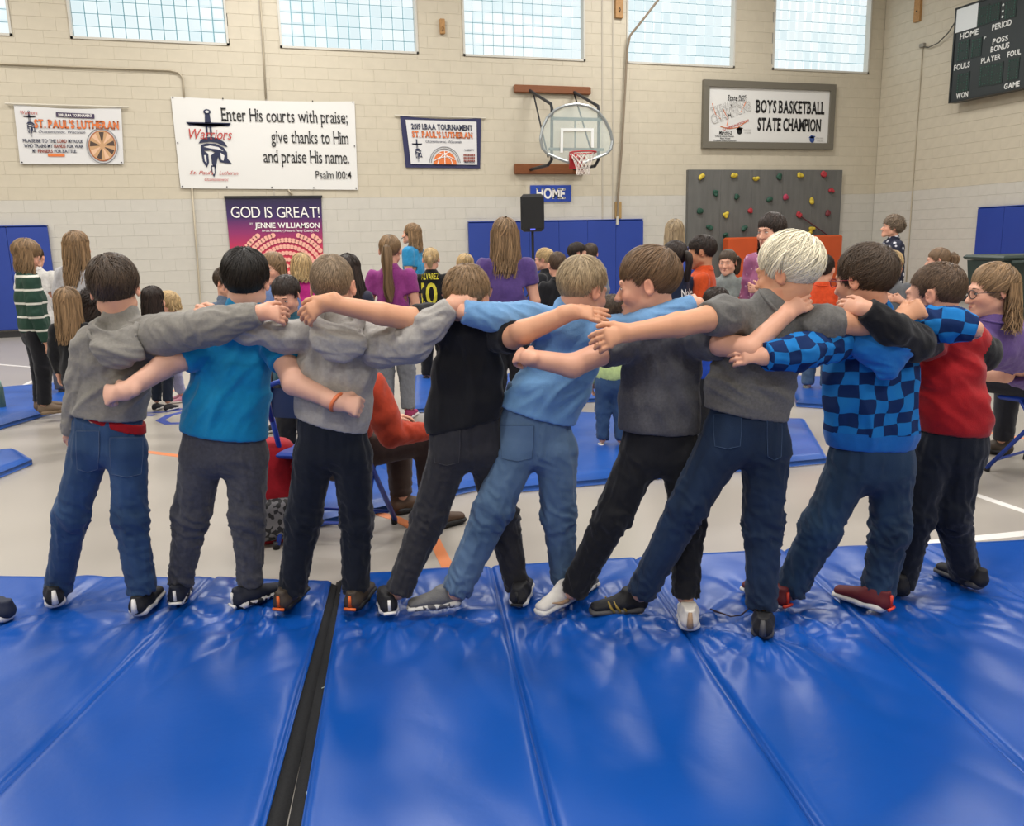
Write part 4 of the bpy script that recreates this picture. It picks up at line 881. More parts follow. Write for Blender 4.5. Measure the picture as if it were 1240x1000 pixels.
# orange crash mats leaning at its foot
xa, xb = WB(868, 290)[0], WB(1004, 290)[0]; zt = WB(930, 286.5, .3)[2]; OM = mat('orange_vinyl', 'c65326', .4, .5, .06, 3, .5, 6)
r = empty('folded_mat', (xa, DW-.3, 0)); tag(r, 'orange vinyl crash mat standing against the climbing wall', 'mat')
for i in range(2):
    a, b = xa+(xb-xa)*i/2, xa+(xb-xa)*(i+1)/2; MB().box(((a+b)/2, DW-.34, zt/2), (b-a-.01, .2, zt), bev=.03).build('panel', OM, r)
# HOME sign
r = empty('home_sign', WB(642, 244)); tag(r, 'small blue wall sign reading HOME in white letters', 'sign'); c = [WB(642, 224, 0), WB(691, 224.5, 0), WB(691, 244.5, 0), WB(642, 244, 0)]
ux, uy = quadframe(*c); MB().box(sum(c)/4-V(0, .015, 0), (np.linalg.norm(c[1]-c[0]), .02, np.linalg.norm(c[3]-c[0]))).build('plate', mat('sign_blue', '2747a8', .4), r)
F6 = on(r, *c, .03); wtext(r, F6, 'HOME', .14, .80, .70, .60, WHP, serif=1, bold=.03)
# wall pads
PADM = mat('blue_wall_pad', '233f96', .45, .5, .03, 4, .2, 5)
def pads(label, p0, ux, inw, n, w, z0, z1, group=None):
    r = empty('wall_pad', p0); tag(r, label, 'wall padding')
    for i in range(n): MB().box(p0+ux*w*(i+.5)+inw*.03+Z*(z0+z1)/2, (w-.006, .06, z1-z0), np.array([ux, np.cross(Z, ux), Z]), bev=.02).build('pad_panel', PADM, r)
    MB().box(p0+ux*w*n/2+inw*.035+Z*(z1+.008), (w*n, .07, .012), np.array([ux, np.cross(Z, ux), Z])).build('top_rail', mat('pad_rail', '2f4aa0', .5), r)
xa, xb = WB(566.5, 280)[0], WB(777.5, 280)[0]; zt = WB(670, 267.5)[2]; pads('blue wall padding of six panels behind the loudspeaker', V(xa, DW, 0), V(1, 0, 0), V(0, -1, 0), 6, (xb-xa)/6, .12, zt)
xb = WB(60, 290)[0]; pads('blue wall padding at the far left of the back wall', V(xb-.61*7, DW, 0), V(1, 0, 0), V(0, -1, 0), 7, .61, .12, WB(30, 274)[2])
ya = WR(1183, 300)[1]; yb_ = WR(1215, 300)[1]; pads('blue wall padding on the right wall behind the bin', V(XR, ya, 0), V(0, -1, 0), V(-1, 0, 0), 8, (ya-yb_), .12, WR(1200, 251)[2])
# loudspeaker on its stand
RS = 12.3; a = P(644.5, 258, RS); k_ = mpp(a); cx_ = np.array([LT, HD, Z]); r = empty('loudspeaker', a-Z*.3); tag(r, 'black loudspeaker on a pole stand in front of the blue padding', 'loudspeaker')
q = SDF(); M_SPK = mat('speaker_black', '17181b', .5, bump=.2)
m = MB(); m.box(a, (28*k_, .28, 44*k_), cx_, bev=.04); m.build('cabinet', M_SPK, r); MB().box(a-HD*.15, (24*k_, .02, 38*k_), cx_, bev=.008).build('grille', mat('speaker_grille', '101114', .7, bump=.5, bscale=300), r)
MB().box(a-HD*.162-Z*19.5*k_, (6*k_, .01, 2*k_), cx_).build('badge', mat('blue_led', '5560d8', .4, emit=.8), r)
gr_ = V(a[0], a[1], 0); r2_ = empty('speaker_stand', gr_); tag(r2_, 'black tripod stand under the loudspeaker', 'stand'); BM = mat('black_metal', '1a1b20', .4)
MB().tube([gr_+Z*.25, a-Z*22*k_], .02).build('pole', BM, r2_)
for i in range(3): b_ = rotz(LT, 2.1*i+.4) if 'rotz' in globals() else LT; an = 2.1*i+.4; b_ = LT*math.cos(an)+HD*math.sin(an); MB().tube([gr_+Z*.75, gr_+b_*.55+Z*.012], .012).build('leg', BM, r2_)
# basketball hoop
r = empty('basketball_hoop', WB(668, 212)); tag(r, 'wall-mounted basketball hoop with glass fan backboard and red rim', 'basketball hoop')
WD = mat('varnished_wood', '7c4a2b', .45, .4, .15, 8, stretch=(1, 1, 12)); BD = 1.15
for (xa, ya, xb, yb) in ((621.5, 102.5, 713.5, 116), (622, 198, 706, 212)):
    p, p2 = WB(xa, ya), WB(xb, yb); o = MB().box(((p[0]+p2[0])/2, DW-.046, (WB((xa+xb)/2, ya)[2]+WB((xa+xb)/2, yb)[2])/2), (p2[0]-p[0], .08, abs(p[2]-p2[2])*.9), bev=.015).build('beam', WD, r)
def hp(x, y, s=4.133, ox=470, oy=80, dep=BD): return WB(ox+x/s, oy+y/s, dep)
ol = [(945, 190), (1000, 200), (1050, 228), (1085, 270), (1112, 325), (1123, 375), (1115, 415), (1090, 440), (1040, 460), (985, 482), (945, 488), (905, 482), (850, 462), (800, 440), (772, 410), (763, 365), (772, 310), (795, 260), (835, 220), (885, 198)]
pl = [hp(*p) for p in ol]; GLS = mat('backboard_glass', 'd5e6e6', .1, .5, alpha=.22); g = np.array(pl); mesh('backboard', np.r_[g, g+V(0, .012, 0)], [tuple(range(20))[::-1], tuple(range(20, 40))]+[(i, (i+1) % 20, 20+(i+1) % 20, 20+i) for i in range(20)], GLS, r, False)
MB().tube(pl+[pl[0]], .028, 6, cap=False).build('board_rim', mat('grey_alloy', '9aa0a2', .35, metal=.4), r)
sq = [hp(868, 440, dep=BD+.01), hp(870, 318, dep=BD+.01), hp(1023, 318, dep=BD+.01), hp(1023, 415, dep=BD+.01)]
m = MB()
for a_, b_ in zip(sq[:-1], sq[1:]): d_ = nrm(b_-a_); m.box((a_+b_)/2, (np.linalg.norm(b_-a_)-.05*(abs(d_[2])>.5)+.05*(abs(d_[2])<.5), .006, .05), np.array([d_, V(0, 1, 0), np.cross(d_, V(0, 1, 0))]))
m.build('target_square', mat('white_line', 'e3e6e6', .5), r)
BF = mat('dark_steel', '33353a', .45, metal=.5)
m = MB()
for (pts, rr) in (([hp(708, 122, dep=.06), hp(815, 190, dep=.95), hp(820, 215, dep=BD-.08), hp(818, 470, dep=BD-.1), hp(800, 495, dep=BD-.2), hp(712, 518, dep=.06)], .03), ([hp(930, 130, dep=.06), hp(1050, 200, dep=.95), hp(1055, 230, dep=BD-.08), hp(1052, 470, dep=BD-.1), hp(1035, 500, dep=BD-.2), hp(930, 515, dep=.06)], .03),
    ([hp(728, 140, dep=.06), hp(800, 455, dep=BD-.15)], .016), ([hp(932, 140, dep=.06), hp(1012, 410, dep=BD-.15)], .016)): m2 = MB().tube(pts, rr, 8).build('strut', BF, r)
for (a_, b_) in (((820, 262), (1070, 268)), ((805, 415), (1078, 418))): MB().box((hp(*a_, dep=BD-.04)+hp(*b_, dep=BD-.04))/2, (np.linalg.norm(hp(*a_)-hp(*b_)), .05, .05)).build('crossbar', mat('grey_steel', '6d7c7b', .5, metal=.4), r)
MB().tube([hp(935, 265, dep=BD-.04), hp(935, 415, dep=BD-.04)], .012, 6).build('crossbar', mat('grey_steel', '6d7c7b', .5, metal=.4), r)
rc = hp(975, 432, dep=BD+.42); RIM = mat('red_rim', 'b0242c', .4); rr = .235
MB().tube([rc+rr*V(math.cos(a), math.sin(a), 0) for a in np.linspace(0, 2*math.pi, 33)], .014, 8, cap=False).build('rim', RIM, r)
m = MB(); m.box(rc+V(0, rr+.09, -.06), (.18, .2, .03)); m.box(rc+V(0, rr+.17, -.12), (.2, .03, .26)); m.tube([rc+V(-.09, rr+.16, -.22), rc+V(-.14, rr*.8, -.01)], .012, 6); m.tube([rc+V(.09, rr+.16, -.22), rc+V(.14, rr*.8, -.01)], .012, 6); m.build('bracket', RIM, r)
m = MB(); nn_ = 12; NET = mat('net_cord', 'e6ded8', .8)
for i in range(nn_):
    for sg in (-1, 1):
        pts = []
        for j in range(7):
            a = 2*math.pi*(i+sg*j*.5)/nn_; q_ = rr*(1-.5*math.sin(min(1, j/5)*math.pi/2)); pts.append(rc+V(q_*math.cos(a), q_*math.sin(a), -.015-j*.062))
        m.tube(pts, .005, 4)
m.build('net', NET, r)
# rope with its brass tie plate, wood blocks, conduits
RP = mat('rope_grey', '857867', .8); r = empty('climbing_rope', WB(747, 272)); tag(r, 'long rope hanging down the back wall from above the fifth window to a brass plate', 'rope')
MB().tube([WB(806, -14, .25), WB(797, 0, .25), WB(780, 22, .22), WB(763, 43, .12), WB(759.5, 60, .08), WB(757, 110, .08), WB(753, 180, .08), WB(748.5, 238, .07), WB(748, 262, .07)], .022, 8).build('rope_line', RP, r)
MB().tube([WB(748, 262, .07), WB(747.5, 272, .07)], .03, 8).build('rope_end', mat('rope_whipping', 'bdbab0', .7), r)
p = WB(748.5, 254.5, .03); MB().box(p, (.13, .05, .34), bev=.01).build('tie_plate', mat('brass_wood', 'a98a58', .5), r)
for i, (x, y, w_, h_, lb) in enumerate(((535.5, 32, .09, .26, 'small wooden block on the wall between the third and fourth windows'), (749.5, 10, .16, .36, 'wooden block on the wall beside the rope, left of the fifth window'))):
    p = WB(x, y, .03); r = empty('wall_block', p-Z*h_/2); tag(r, lb, 'wooden block'); MB().box(p, (w_, .06, h_), bev=.008).build('wood', mat('pine_wood', 'a87f4f', .6, noise=.15, nscale=20), r); MB().tube([p+V(0, -.03, -.08), p+V(0, -.07, -.04), p+V(0, -.04, 0)], .008, 6).build('hook', BM, r)
p = WR(1112, 6, .03); r = empty('wall_board', p-Z*.4); tag(r, 'pine board screwed to the right wall near the corner', 'wooden block'); MB().box(p+Z*.15, (.06, .16, .95), bev=.006).build('wood', mat('pine_wood', 'a87f4f', .6, noise=.15, nscale=20), r); MB().ball(p+V(-.035, 0, -.12), .014).build('screw', BM, r); MB().ball(p+V(-.035, 0, .2), .014).build('screw', BM, r)
CP = mat('painted_conduit', 'b3a995', .5)
def conduit(label, pts, rr=.016): o = MB().tube(pts, rr, 8).build('conduit', CP, None, True); tag(o, label, 'conduit')
conduit('painted conduit running above the left banner and bending down behind the psalm banner', [WB(-60, 73, .03), WB(0, 77, .03), WB(100, 81, .03), WB(205, 85, .03), WB(216, 87.5, .03), WB(221.5, 94, .03), WB(223, 118, .03)])
conduit('painted conduit dropping from the psalm banner left of the poster', [WB(232.5, 228, .03), WB(238, 300, .03), WB(243, 368, .03), WB(246, 400, .03)])
conduit('painted conduit climbing to the ceiling above the psalm banner', [WB(314, -20, .03), WB(318, 40, .03), WB(322, 119, .03)])
conduit('short painted conduit end slanting between psalm banner and poster', [WB(349, 229.5, .03), WB(354, 236, .03)])
conduit('thin conduit running down the right wall near the corner', [WR(1117.5, 56, .02), WR(1109, 170, .02), WR(1100.5, 294, .02), WR(1096, 360, .02)], .012)
# scoreboard on the right wall
tl, bl = WR(1158.2, 11, .0), WR(1150.6, 123, .0); y0 = (tl[1]+bl[1])/2; zt, zb = tl[2], bl[2]; Ls = 3.0; SD = .16
r = empty('scoreboard', (XR, y0, zb)); tag(r, 'dark scoreboard with white lettering mounted high on the right wall', 'scoreboard'); M_SB = mat('scoreboard_face', '2b3134', .4); xf = XR-.12-SD
y0 = WR(1151+7, 123, .28)[1]; zb = WR(1151, 124, .28)[2]; zt = WR(1158, 11, .28)[2]
y0 = (WR(1158, 11, .28)[1]+WR(1150.6, 123, .28)[1])/2
MB().box((xf+SD/2, y0-Ls/2, (zt+zb)/2), (SD, Ls, zt-zb)).build('case', M_SB, r); m = MB()
for c_, s_ in (((xf+SD/2-.005, y0-Ls/2, zt), (SD+.03, Ls+.03, .03)), ((xf+SD/2-.005, y0-Ls/2, zb), (SD+.03, Ls+.03, .03)), ((xf+SD/2-.005, y0, (zt+zb)/2), (SD+.03, .03, zt-zb)), ((xf+SD/2-.005, y0-Ls, (zt+zb)/2), (SD+.03, .03, zt-zb))): m.box(c_, s_)
m.build('frame', mat('scoreboard_edge', '222628', .4), r); DSB = XR-xf
def sbp(x, y, d=.004): return WR(1060+x/6.667, y/6.667, DSB+d)
def sbt(s, x, y, x2, h): 
    a, b = sbp(x, y), sbp(x2, y); b = V(a[0], sbp(x2, y)[1], a[2]); hh = WR(1060+x/6.667, (y-h)/6.667, DSB)[2]-a[2]; letters(r, s, a, V(0, -1, 0), Z, abs(a[1]-b[1]), hh, mat('white_paint_letters', 'dcdedd', .5), bold=.03)
sbt('HOME', 682, 318, 828, 42); sbt('PERIOD', 942, 245, 1095, 42); sbt('POSS', 946, 358, 1068, 40); sbt('BONUS', 930, 422, 1078, 40); sbt('PLAYER', 853, 515, 1008, 40); sbt('FOUL', 1066, 462, 1172, 40); sbt('FOULS', 634, 570, 760, 40); sbt('WON', 652, 798, 746, 40); sbt('GAME', 1038, 720, 1162, 40)
def sbq(x0, y0_, x1, y1_, m, name='digit_panel', d=.006): a = sbp(x0, y0_); b = sbp(x1, y1_); b = V(b[0], b[1], WR(1060+x0/6.667, y1_/6.667, DSB)[2]); MB().box((a[0], (a[1]+b[1])/2, (a[2]+b[2])/2), (d*2, abs(a[1]-b[1]), abs(a[2]-b[2]))).build(name, m, r); return a, b
sbq(660, 80, 815, 265, mat('white_panel', 'd9dfe2', .4), 'white_panel')
DP = mat('digit_panel', '1f2e2c', .4); DD = mat('digit_lamp_off', '2f5a4e', .4)
for (a0, b0, a1, b1) in ((835, 60, 910, 215), (925, 40, 1000, 185), (1050, 15, 1130, 160), (845, 535, 920, 700), (935, 520, 1020, 690), (1075, 480, 1150, 655), (665, 340, 750, 500), (780, 320, 850, 470), (660, 600, 750, 755)):
    a, b = sbq(a0, b0, a1, b1, DP); m = MB(); y_0, y_1, z_0, z_1 = a[1], b[1], b[2], a[2]
    for i in range(4):
        for j in range(7):
            if 0 < i < 3 and j not in (0, 3, 6): continue
            m.box((a[0]-.008, y_0+(y_1-y_0)*(.15+.7*i/3), z_0+(z_1-z_0)*(.1+.8*j/6)), (.01, .018, .018))
    m.build('digit_lamps', DD, r)['kind'] = 'stuff'
m = MB()
for y_ in (40, 90, 135): m.ball(sbp(1035-y_*.07, y_), (.008, .022, .022))
m.build('colon_lamps', mat('white_lamp', 'd8e0e0', .4), r); MB().tube([sbp(880, 315), sbp(885, 300), sbp(895, 298)], .012).build('arrow_lamp', mat('white_lamp', 'd8e0e0', .4), r)
o = MB().tube([WR(1117, 56, .03), WR(1124, 57.5, .06), WR(1136, 52, .08), WR(1148, 40, .10), WR(1159, 23, .12)], .012).build('cable', mat('cable_grey', '55544f', .6), None, True); tag(o, 'grey cable looping from the wall conduit to the scoreboard', 'cable')
o = MB().box(WR(1117, 55, .03), (.06, .12, .08), bev=.01).build('junction_box', mat('grey_box', '8d887d', .5)); tag(o, 'small grey junction box on the right wall beside the scoreboard', 'junction box')

# ============================================================ MATS
MV = mat('blue_mat_vinyl', '06499f', .34, .42, .05, 2.2, .15, 30); MVD = mat('blue_mat_vinyl_back', '1c52a6', .36, .5, .05, 2.2, .2, 30); VEL = mat('black_velcro', '17181a', .9, noise=.4, nscale=150)
FEET = [(67, 735), (175, 745), (217, 725), (305, 732), (345, 738), (432, 738), (475, 742), (630, 730), (535, 738), (690, 722), (675, 742), (833, 757), (755, 742), (925, 765), (945, 735), (1045, 738), (1086, 720), (1170, 708)]
FG = np.array([G(x, y, MT)[:2] for x, y in FEET])
def mat_height(p):
    """dents under the feet with creases that fan out from them"""
    h = np.zeros(len(p)); q3 = np.c_[p*1.7, p[:, 0]*0]
    for i, c in enumerate(FG):
        d = p-c; r_ = np.hypot(d[:, 0], d[:, 1]); a = np.arctan2(d[:, 1], d[:, 0]); fall = np.exp(-(r_/.42)**2)*np.clip(r_/.08, 0, 1)
        n_ = perlin(np.stack([np.cos(a)*2.3+i*3.3, np.sin(a)*2.3, r_*1.2], 1)); h += .055*fall*(np.abs(n_)-.18); h -= .010*np.exp(-(r_/.10)**2)
    h += .016*perlin(np.c_[p[:, 0]*1.6+.5*p[:, 1], p[:, 1]*.9, p[:, 0]*0+4])+.006*(np.abs(perlin(np.c_[p[:, 0]*5+p[:, 1]*2.2, p[:, 1]*1.3-p[:, 0]*.8, p[:, 0]*0+9]))-.2)
    return h
def mat_panel(root, q, n, m, top=MT, th=.05, hf=None, edge=.03, name='panel', amp=1.):
    """padded panel: q = four ground corners (back-left, back-right, front-right, front-left); n=(across, along) cells"""
    q = [np.asarray(c, float)[:2] for c in q]; nu, nv = n; U = np.linspace(0, 1, nu+1); Vv = np.linspace(0, 1, nv+1); UU, VV = np.meshgrid(U, Vv, indexing='ij')
    xy = (q[0]*((1-UU)*(1-VV))[..., None]+q[1]*(UU*(1-VV))[..., None]+q[2]*(UU*VV)[..., None]+q[3]*((1-UU)*VV)[..., None]).reshape(-1, 2)
    wu = np.linalg.norm(q[1]-q[0])*.5+np.linalg.norm(q[2]-q[3])*.5; wv = np.linalg.norm(q[3]-q[0])*.5+np.linalg.norm(q[2]-q[1])*.5
    du = np.minimum(UU, 1-UU).ravel()*wu; dv = np.minimum(VV, 1-VV).ravel()*wv; e = np.minimum(du, dv); rnd = np.sqrt(np.clip(1-(1-np.clip(e/edge, 0, 1))**2, 0, 1))
    z = top-th*.42*(1-rnd)+(hf(xy)*np.clip(e/.05, .15, 1)*amp if hf else 0)
    t = np.c_[xy, z]; b = np.c_[xy, np.full(len(xy), top-th+.001)]; b[:, :2] += 0; N_ = len(xy)
    a = (np.arange(nu)[:, None]*(nv+1)+np.arange(nv)).ravel(); f = np.stack([a, a+1, a+nv+2, a+nv+1], 1)
    rim = [i*(nv+1) for i in range(nu+1)]+[nu*(nv+1)+j for j in range(1, nv+1)]+[i*(nv+1)+nv for i in range(nu-1, -1, -1)]+[j for j in range(nv-1, 0, -1)]
    rim = np.array(rim); r2 = np.roll(rim, -1); sf = np.stack([rim, r2, r2+N_, rim+N_], 1)
    return mesh(name, np.r_[t, b], np.r_[f[:, ::-1] if True else f, f+N_, sf], m, root)
def gp(x, y): return G(x, y, MT)
def ext(a, b, y):   # point on the ground line through pixels a,b at pixel row y
    t = (y-a[1])/(b[1]-a[1]); return (a[0]+(b[0]-a[0])*t, y)
def seam(a, b): A_, B_ = gp(*a), gp(*b); return A_, A_+(B_-A_)*1.0
FY = 1180
def front(a, b, y=FY): A_, B_ = gp(*a), gp(*b); C_ = gp(*ext(a, b, 1000)) ; d_ = nrm(C_-A_); return A_+d_*2.75
# panel boundary lines on the ground (back end, a nearer point)
SA = ((262, 695), (0, 955)); SG = ((401, 699), (352, 1000) if 0 else (318, 1000)); SH = ((415, 693), (362, 1000)); SC = ((594, 682), (672, 1000)); SD_ = ((769, 671), (990, 1000)); SE = ((948, 662), (1240, 930)); SF = ((1110, 655), (1240, 720))
def bf(s, l=2.6): A_ = gp(*s[0]); B_ = gp(*s[1]); d_ = nrm(B_-A_); return A_, A_+d_*l
r = empty('folding_mat', gp(200, 800)*V(1, 1, 0)); tag(r, 'blue vinyl folding gym mat in the front left, its black edge strip facing the gap', 'gym mat'); ml = r
aB, aF = bf(SA, 2.9); gB, gF = bf(SG, 2.6); lB = gp(-120, 694); lF = lB+(aF-aB)
mat_panel(r, [lB, aB, aF, lF], (90, 100), MV, hf=mat_height); mat_panel(r, [aB, gB, gF, aF], (80, 110), MV, hf=mat_height)
r = empty('folding_mat', gp(800, 850)*V(1, 1, 0)); tag(r, 'blue vinyl folding gym mat of several panels in the front centre and right', 'gym mat'); mrt = r
hB, hF = bf(SH); cB, cF = bf(SC); dB, dF = bf(SD_); eB, eF = bf(SE); fB, fF = bf(SF, 2.6)
gB2 = gp(1300, 648); 
for q_ in ([hB, cB, cF, hF], [cB, dB, dF, cF], [dB, eB, eF, dF], [eB, fB, fF, eF]): mat_panel(r, q_, (80, 130), MV, hf=mat_height)
hB3 = fB+(fB-eB)*1.1; mat_panel(r, [fB, hB3, hB3+(fF-fB), fF], (40, 80), MV, hf=mat_height)
# black hook-and-loop strips along the gap
def strip(a, b, w0, w1, root, side, zz=.028, name='edge_strip'):
    d_ = nrm(b-a); s_ = np.cross(Z, d_)*side; n = 40; t = np.linspace(0, 1, n)[:, None]; c_ = a+(b-a)*t; wd = (w0+(w1-w0)*t)
    v0 = c_*V(1, 1, 0)+Z*zz-s_*.01; v1 = v0+s_*wd; v1[:, 2] = .008; v = np.r_[v0, v1, v0*V(1, 1, 0), v1*V(1, 1, 0)]; i = np.arange(n-1); f = np.r_[np.stack([i, i+1, i+1+n, i+n], 1), np.stack([i+n, i+1+n, i+1+3*n, i+3*n], 1), np.stack([i+2*n, i+1+2*n, i+1, i], 1)]
    mesh(name, v, f, VEL, root)
g0, g1 = np.linalg.norm(gB-hB), np.linalg.norm(gF-hF); strip(gB, gF, g0*.62, g1*.50, ml, 1, .03); strip(hB, hF, g0*.62, g1*.42, mrt, -1, .027)
LINT = mat('lint', 'b9c4b4', .9); m = MB()
for i in range(22):
    t_ = random.random(); p_ = hB+(hF-hB)*t_; s_ = nrm(np.cross(Z, hF-hB)); p_ = p_*V(1, 1, 0)-s_*-random.uniform(.0, .05)*1+Z*.03; m.tube([p_, p_+V(random.uniform(-.012, .012), random.uniform(-.012, .012), .002)], .0012, 4)
m.build('lint', LINT, mrt)['kind'] = 'stuff'
# mats further back
def bmat(label, corners, n, th=.06, div=None, ax=0, hf=None):
    cs = [G(x, y, th)*V(1, 1, 0) for x, y in corners]; r = empty('folding_mat', sum(cs)/4*V(1, 1, 0)); tag(r, label, 'gym mat'); k_ = div or 1
    for i in range(k_):
        a, b = i/k_, (i+1)/k_; q_ = [cs[0]*(1-a)+cs[1]*a, cs[0]*(1-b)+cs[1]*b, cs[3]*(1-b)+cs[2]*b, cs[3]*(1-a)+cs[2]*a]
        mat_panel(r, q_, (n, n), MVD, th, th-.002, hf=lambda p: .014*perlin(np.c_[p*3, p[:, 0]*0])+.012*(np.abs(perlin(np.c_[p[:, 0]*4+p[:, 1]*3, p[:, 1]*5, p[:, 0]*0+3]))-.2), edge=.04)
    return r
bmat('blue folding mat in the middle distance behind the centre of the row', [(600, 518), (978, 516), (1000, 549), (560, 596)] if 0 else [(660, 494), (975, 505), (1002, 550), (628, 584)], 26, div=3)
bmat('blue folding mat behind the blue chair and the seated adult in brown trousers', [(330, 530), (560, 520), (640, 575), (330, 640)] if 0 else [(340, 560), (540, 545), (668, 562), (352, 632)], 26, div=2)
bmat('blue mat far back in the centre of the gym', [(500, 452), (722, 448), (735, 478), (496, 492)], 18, div=2)
bmat('blue mat at the left edge under the girl in the striped sweater', [(-60, 462), (92, 458), (94, 482), (-60, 530)] if 0 else [(-80, 470), (82, 462), (96, 484), (-60, 528)], 18)
bmat('corner of a blue mat at the left edge, beside the red and white shoe', [(-90, 548), (20, 541), (38, 552), (-70, 596)], 14)
bmat('blue mat on the floor right of centre under the seated pair of sneakers', [(955, 452), (1060, 455), (1060, 490), (965, 484)], 14)
# ============================================================ THE NINE CHILDREN IN THE FRONT ROW
def rotz(v, a): c, s_ = math.cos(a), math.sin(a); return V(v[0]*c-v[1]*s_, v[0]*s_+v[1]*c, v[2])
def kid(name, label, R, head, neck, spine, hem, arms, legs, waist, pelvis, shoes, shirt, pants, hair, seed=1., skin='fair', face=False, **kw):
    J = dict(seed=seed, skin=skin, face=face); J.update(kw.get('J', {}))
    x, y, s, yaw, tilt, nod = head; hc = P(x, y, R+kw.get('hd', 0)); hf = rotz(HD, math.radians(yaw)); hf = nrm(hf-Z*math.tan(math.radians(nod)))
    hu = nrm(Z+LT*math.tan(math.radians(tilt))); J['head'] = (hc, hf, hu, s*.975)
    m = mpp(hc); nb = P(neck[0], neck[1], R); J['neck'] = (nb, neck[2]*m)
    J['spine'] = [(P(a[0], a[1], R+(a[4] if len(a) > 4 else 0)), a[2]*m*.95, a[2]*m*.95*(a[3] if len(a) > 3 else .62)) for a in spine]
    hl, hr = P(hem[0], hem[1], R), P(hem[2], hem[3], R); hn = nrm(np.cross(hr-hl, HD)); hn = hn if hn[2] < 0 else -hn
    hn = nrm(hn-HD*kw.get('hemtip', 0)); J['lat'] = nrm(hr-hl)*.5+LT*.5
    J['arms'] = []
    for am in arms:
        pts = [(P(a[0], a[1], R+a[4]), a[2]*m, a[3]*m) for a in am['pts']]; A_ = dict(pts=pts, cut=am['cut'])
        if am.get('hand'):
            hx, hy, hd_, pose, hs_ = am['hand']; w_ = pts[-1][0]; tgt = P(hx, hy, R+hd_); A_['hand'] = (tgt-w_, am.get('n', -HD*.8+Z*.35), pose, hs_)
        J['arms'].append(A_)
    J['legs'] = [[(P(a[0], a[1], a[3] if len(a) > 3 and a[3] > 1 else R+(a[3] if len(a) > 3 else 0)), a[2]*m*.95, a[2]*m*.66) for a in lg] for lg in legs]
    wp = P(waist[0], waist[1]-14, R); up = nrm(J['spine'][0][0]-J['spine'][-1][0]); J['pelvis'] = sum([[P(a[0], a[1], R), a[2]*m*.93, a[2]*m*.61] for a in pelvis], [])
    sh = dict(shirt); sh['hem'] = (P((hem[0]+hem[2])/2, (hem[1]+hem[3])/2, R), hn); J['shirt'] = sh
    pn = dict(pants); pn['waist'] = (wp, up); J['pants'] = pn; J['hair'] = hair
    J['shoes'] = []
    for h_ in shoes:
        h_ = dict(h_); a = G(*h_.pop('heel'), MT); b = G(*h_.pop('toe'), MT); J['shoes'].append(dict(heel=a, dr=b-a, **h_))
    g = np.mean([q['heel'] for q in J['shoes']], 0); J['base'] = V(g[0], g[1], MT); grp = 'children standing arm in arm in the front row'
    r = build_person(name, label, J, True, grp); return r, J
def hood(root, J, pts, m, name='hood'):
    """folded-down hood: soft pouch behind the neck with a rolled rim. pts: (x,y,halfwidth,d) top to bottom"""
    R, k = J['R'], mpp(J['neck'][0]); q = SDF(); L = nrm(J['lat'])
    for a, b in zip(pts[:-1], pts[1:]): q.seg(P(a[0], a[1], R+a[3]), P(b[0], b[1], R+b[3]), a[2]*k, b[2]*k, .02, L=L, ba=a[2]*k*.42+.006, bb=b[2]*k*.42+.004)
    a = pts[0]; q.ell(P(a[0], a[1]-a[2]*.25, R+a[3]-.012), V(a[2]*k*.62, .035, a[2]*k*.40), np.array([L, HD, Z]), .014, sub=True)
    v, f = q.surf(.006); n = normals(v, f); d = fold_disp(v, n, .013, LT*.9-Z*.3, J['seed']+4, 4, 16); v = v+n*d[:, None]
    o = mesh(name, v, f, m, root)
    c = P(a[0], a[1], R+a[3]); rim = [c+L*math.cos(t)*a[2]*k*.86-Z*math.sin(t)*a[2]*k*.62-HD*(.028+.014*math.sin(t)) for t in np.linspace(.15, math.pi-.15, 15)]
    MB().tube(rim, [.006+.004*math.sin(t) for t in np.linspace(0, math.pi, 15)], 8).build('rim', m, o, True)
def denim(n, c, c2): return mat('denim_'+n, c, .8, .25, 0, 5, .3, 320, .1, col2=c2)
M_GREYH = cloth('grey_marl', '85827d', .10, nscale=90); M_GREYH2 = cloth('light_grey_marl', 'a5a29f', .10, nscale=90)
M_TEAL = cloth('teal', '0a84b8', .06); M_BLACK = cloth('black', '14151a', .10); M_LBLUE = cloth('light_blue', '6f9ccb', .05)
M_DGREY = cloth('dark_grey_marl', '4f4f54', .16, nscale=120); M_GREY3 = cloth('mid_grey_marl', '656463', .16, nscale=120); M_RED = cloth('red', 'a3141c', .08); M_NAVY = cloth('navy', '101724', .10)
M_JBLUE = denim('blue', '38557c', '263f60'); M_JLT = denim('light', '5d7898', '3f5876'); M_JDK = denim('dark', '1e3350', '142338'); M_JDK2 = denim('dark_faded', '27425f', '17293f')
M_CHAR = cloth('charcoal', '2d2d32', .12); M_JOG = cloth('grey_jogger', '4b4c53', .16, nscale=80)
M_WSOLE = mat('white_rubber', 'dcdad6', .5); M_BLKSH = mat('black_mesh_knit', '15161b', .7, bump=.3); M_GSOLE = mat('grey_rubber', '4a4a4d', .6); M_BSOLE = mat('black_rubber', '18181a', .6)
M_ORSH = mat('orange_trim', 'e0692c', .5); M_GREYSH = mat('grey_knit', '6b6b6b', .8, bump=.4); M_WHSH = mat('white_leather', 'd8d4ce', .5); M_TAN = mat('tan_suede', 'a98c70', .8); M_GOLD = mat('gold_trim', '9c8336', .5); M_MAROON = mat('maroon_knit', '5e121b', .7); M_REDTR = mat('red_trim', 'd8402c', .5); M_WTR = mat('white_trim', 'e6e4e0', .5)
M_BROWNSH = mat('brown_leather', '3f352c', .6); M_DOTSH = mat('dark_navy_knit', '141a2b', .7)
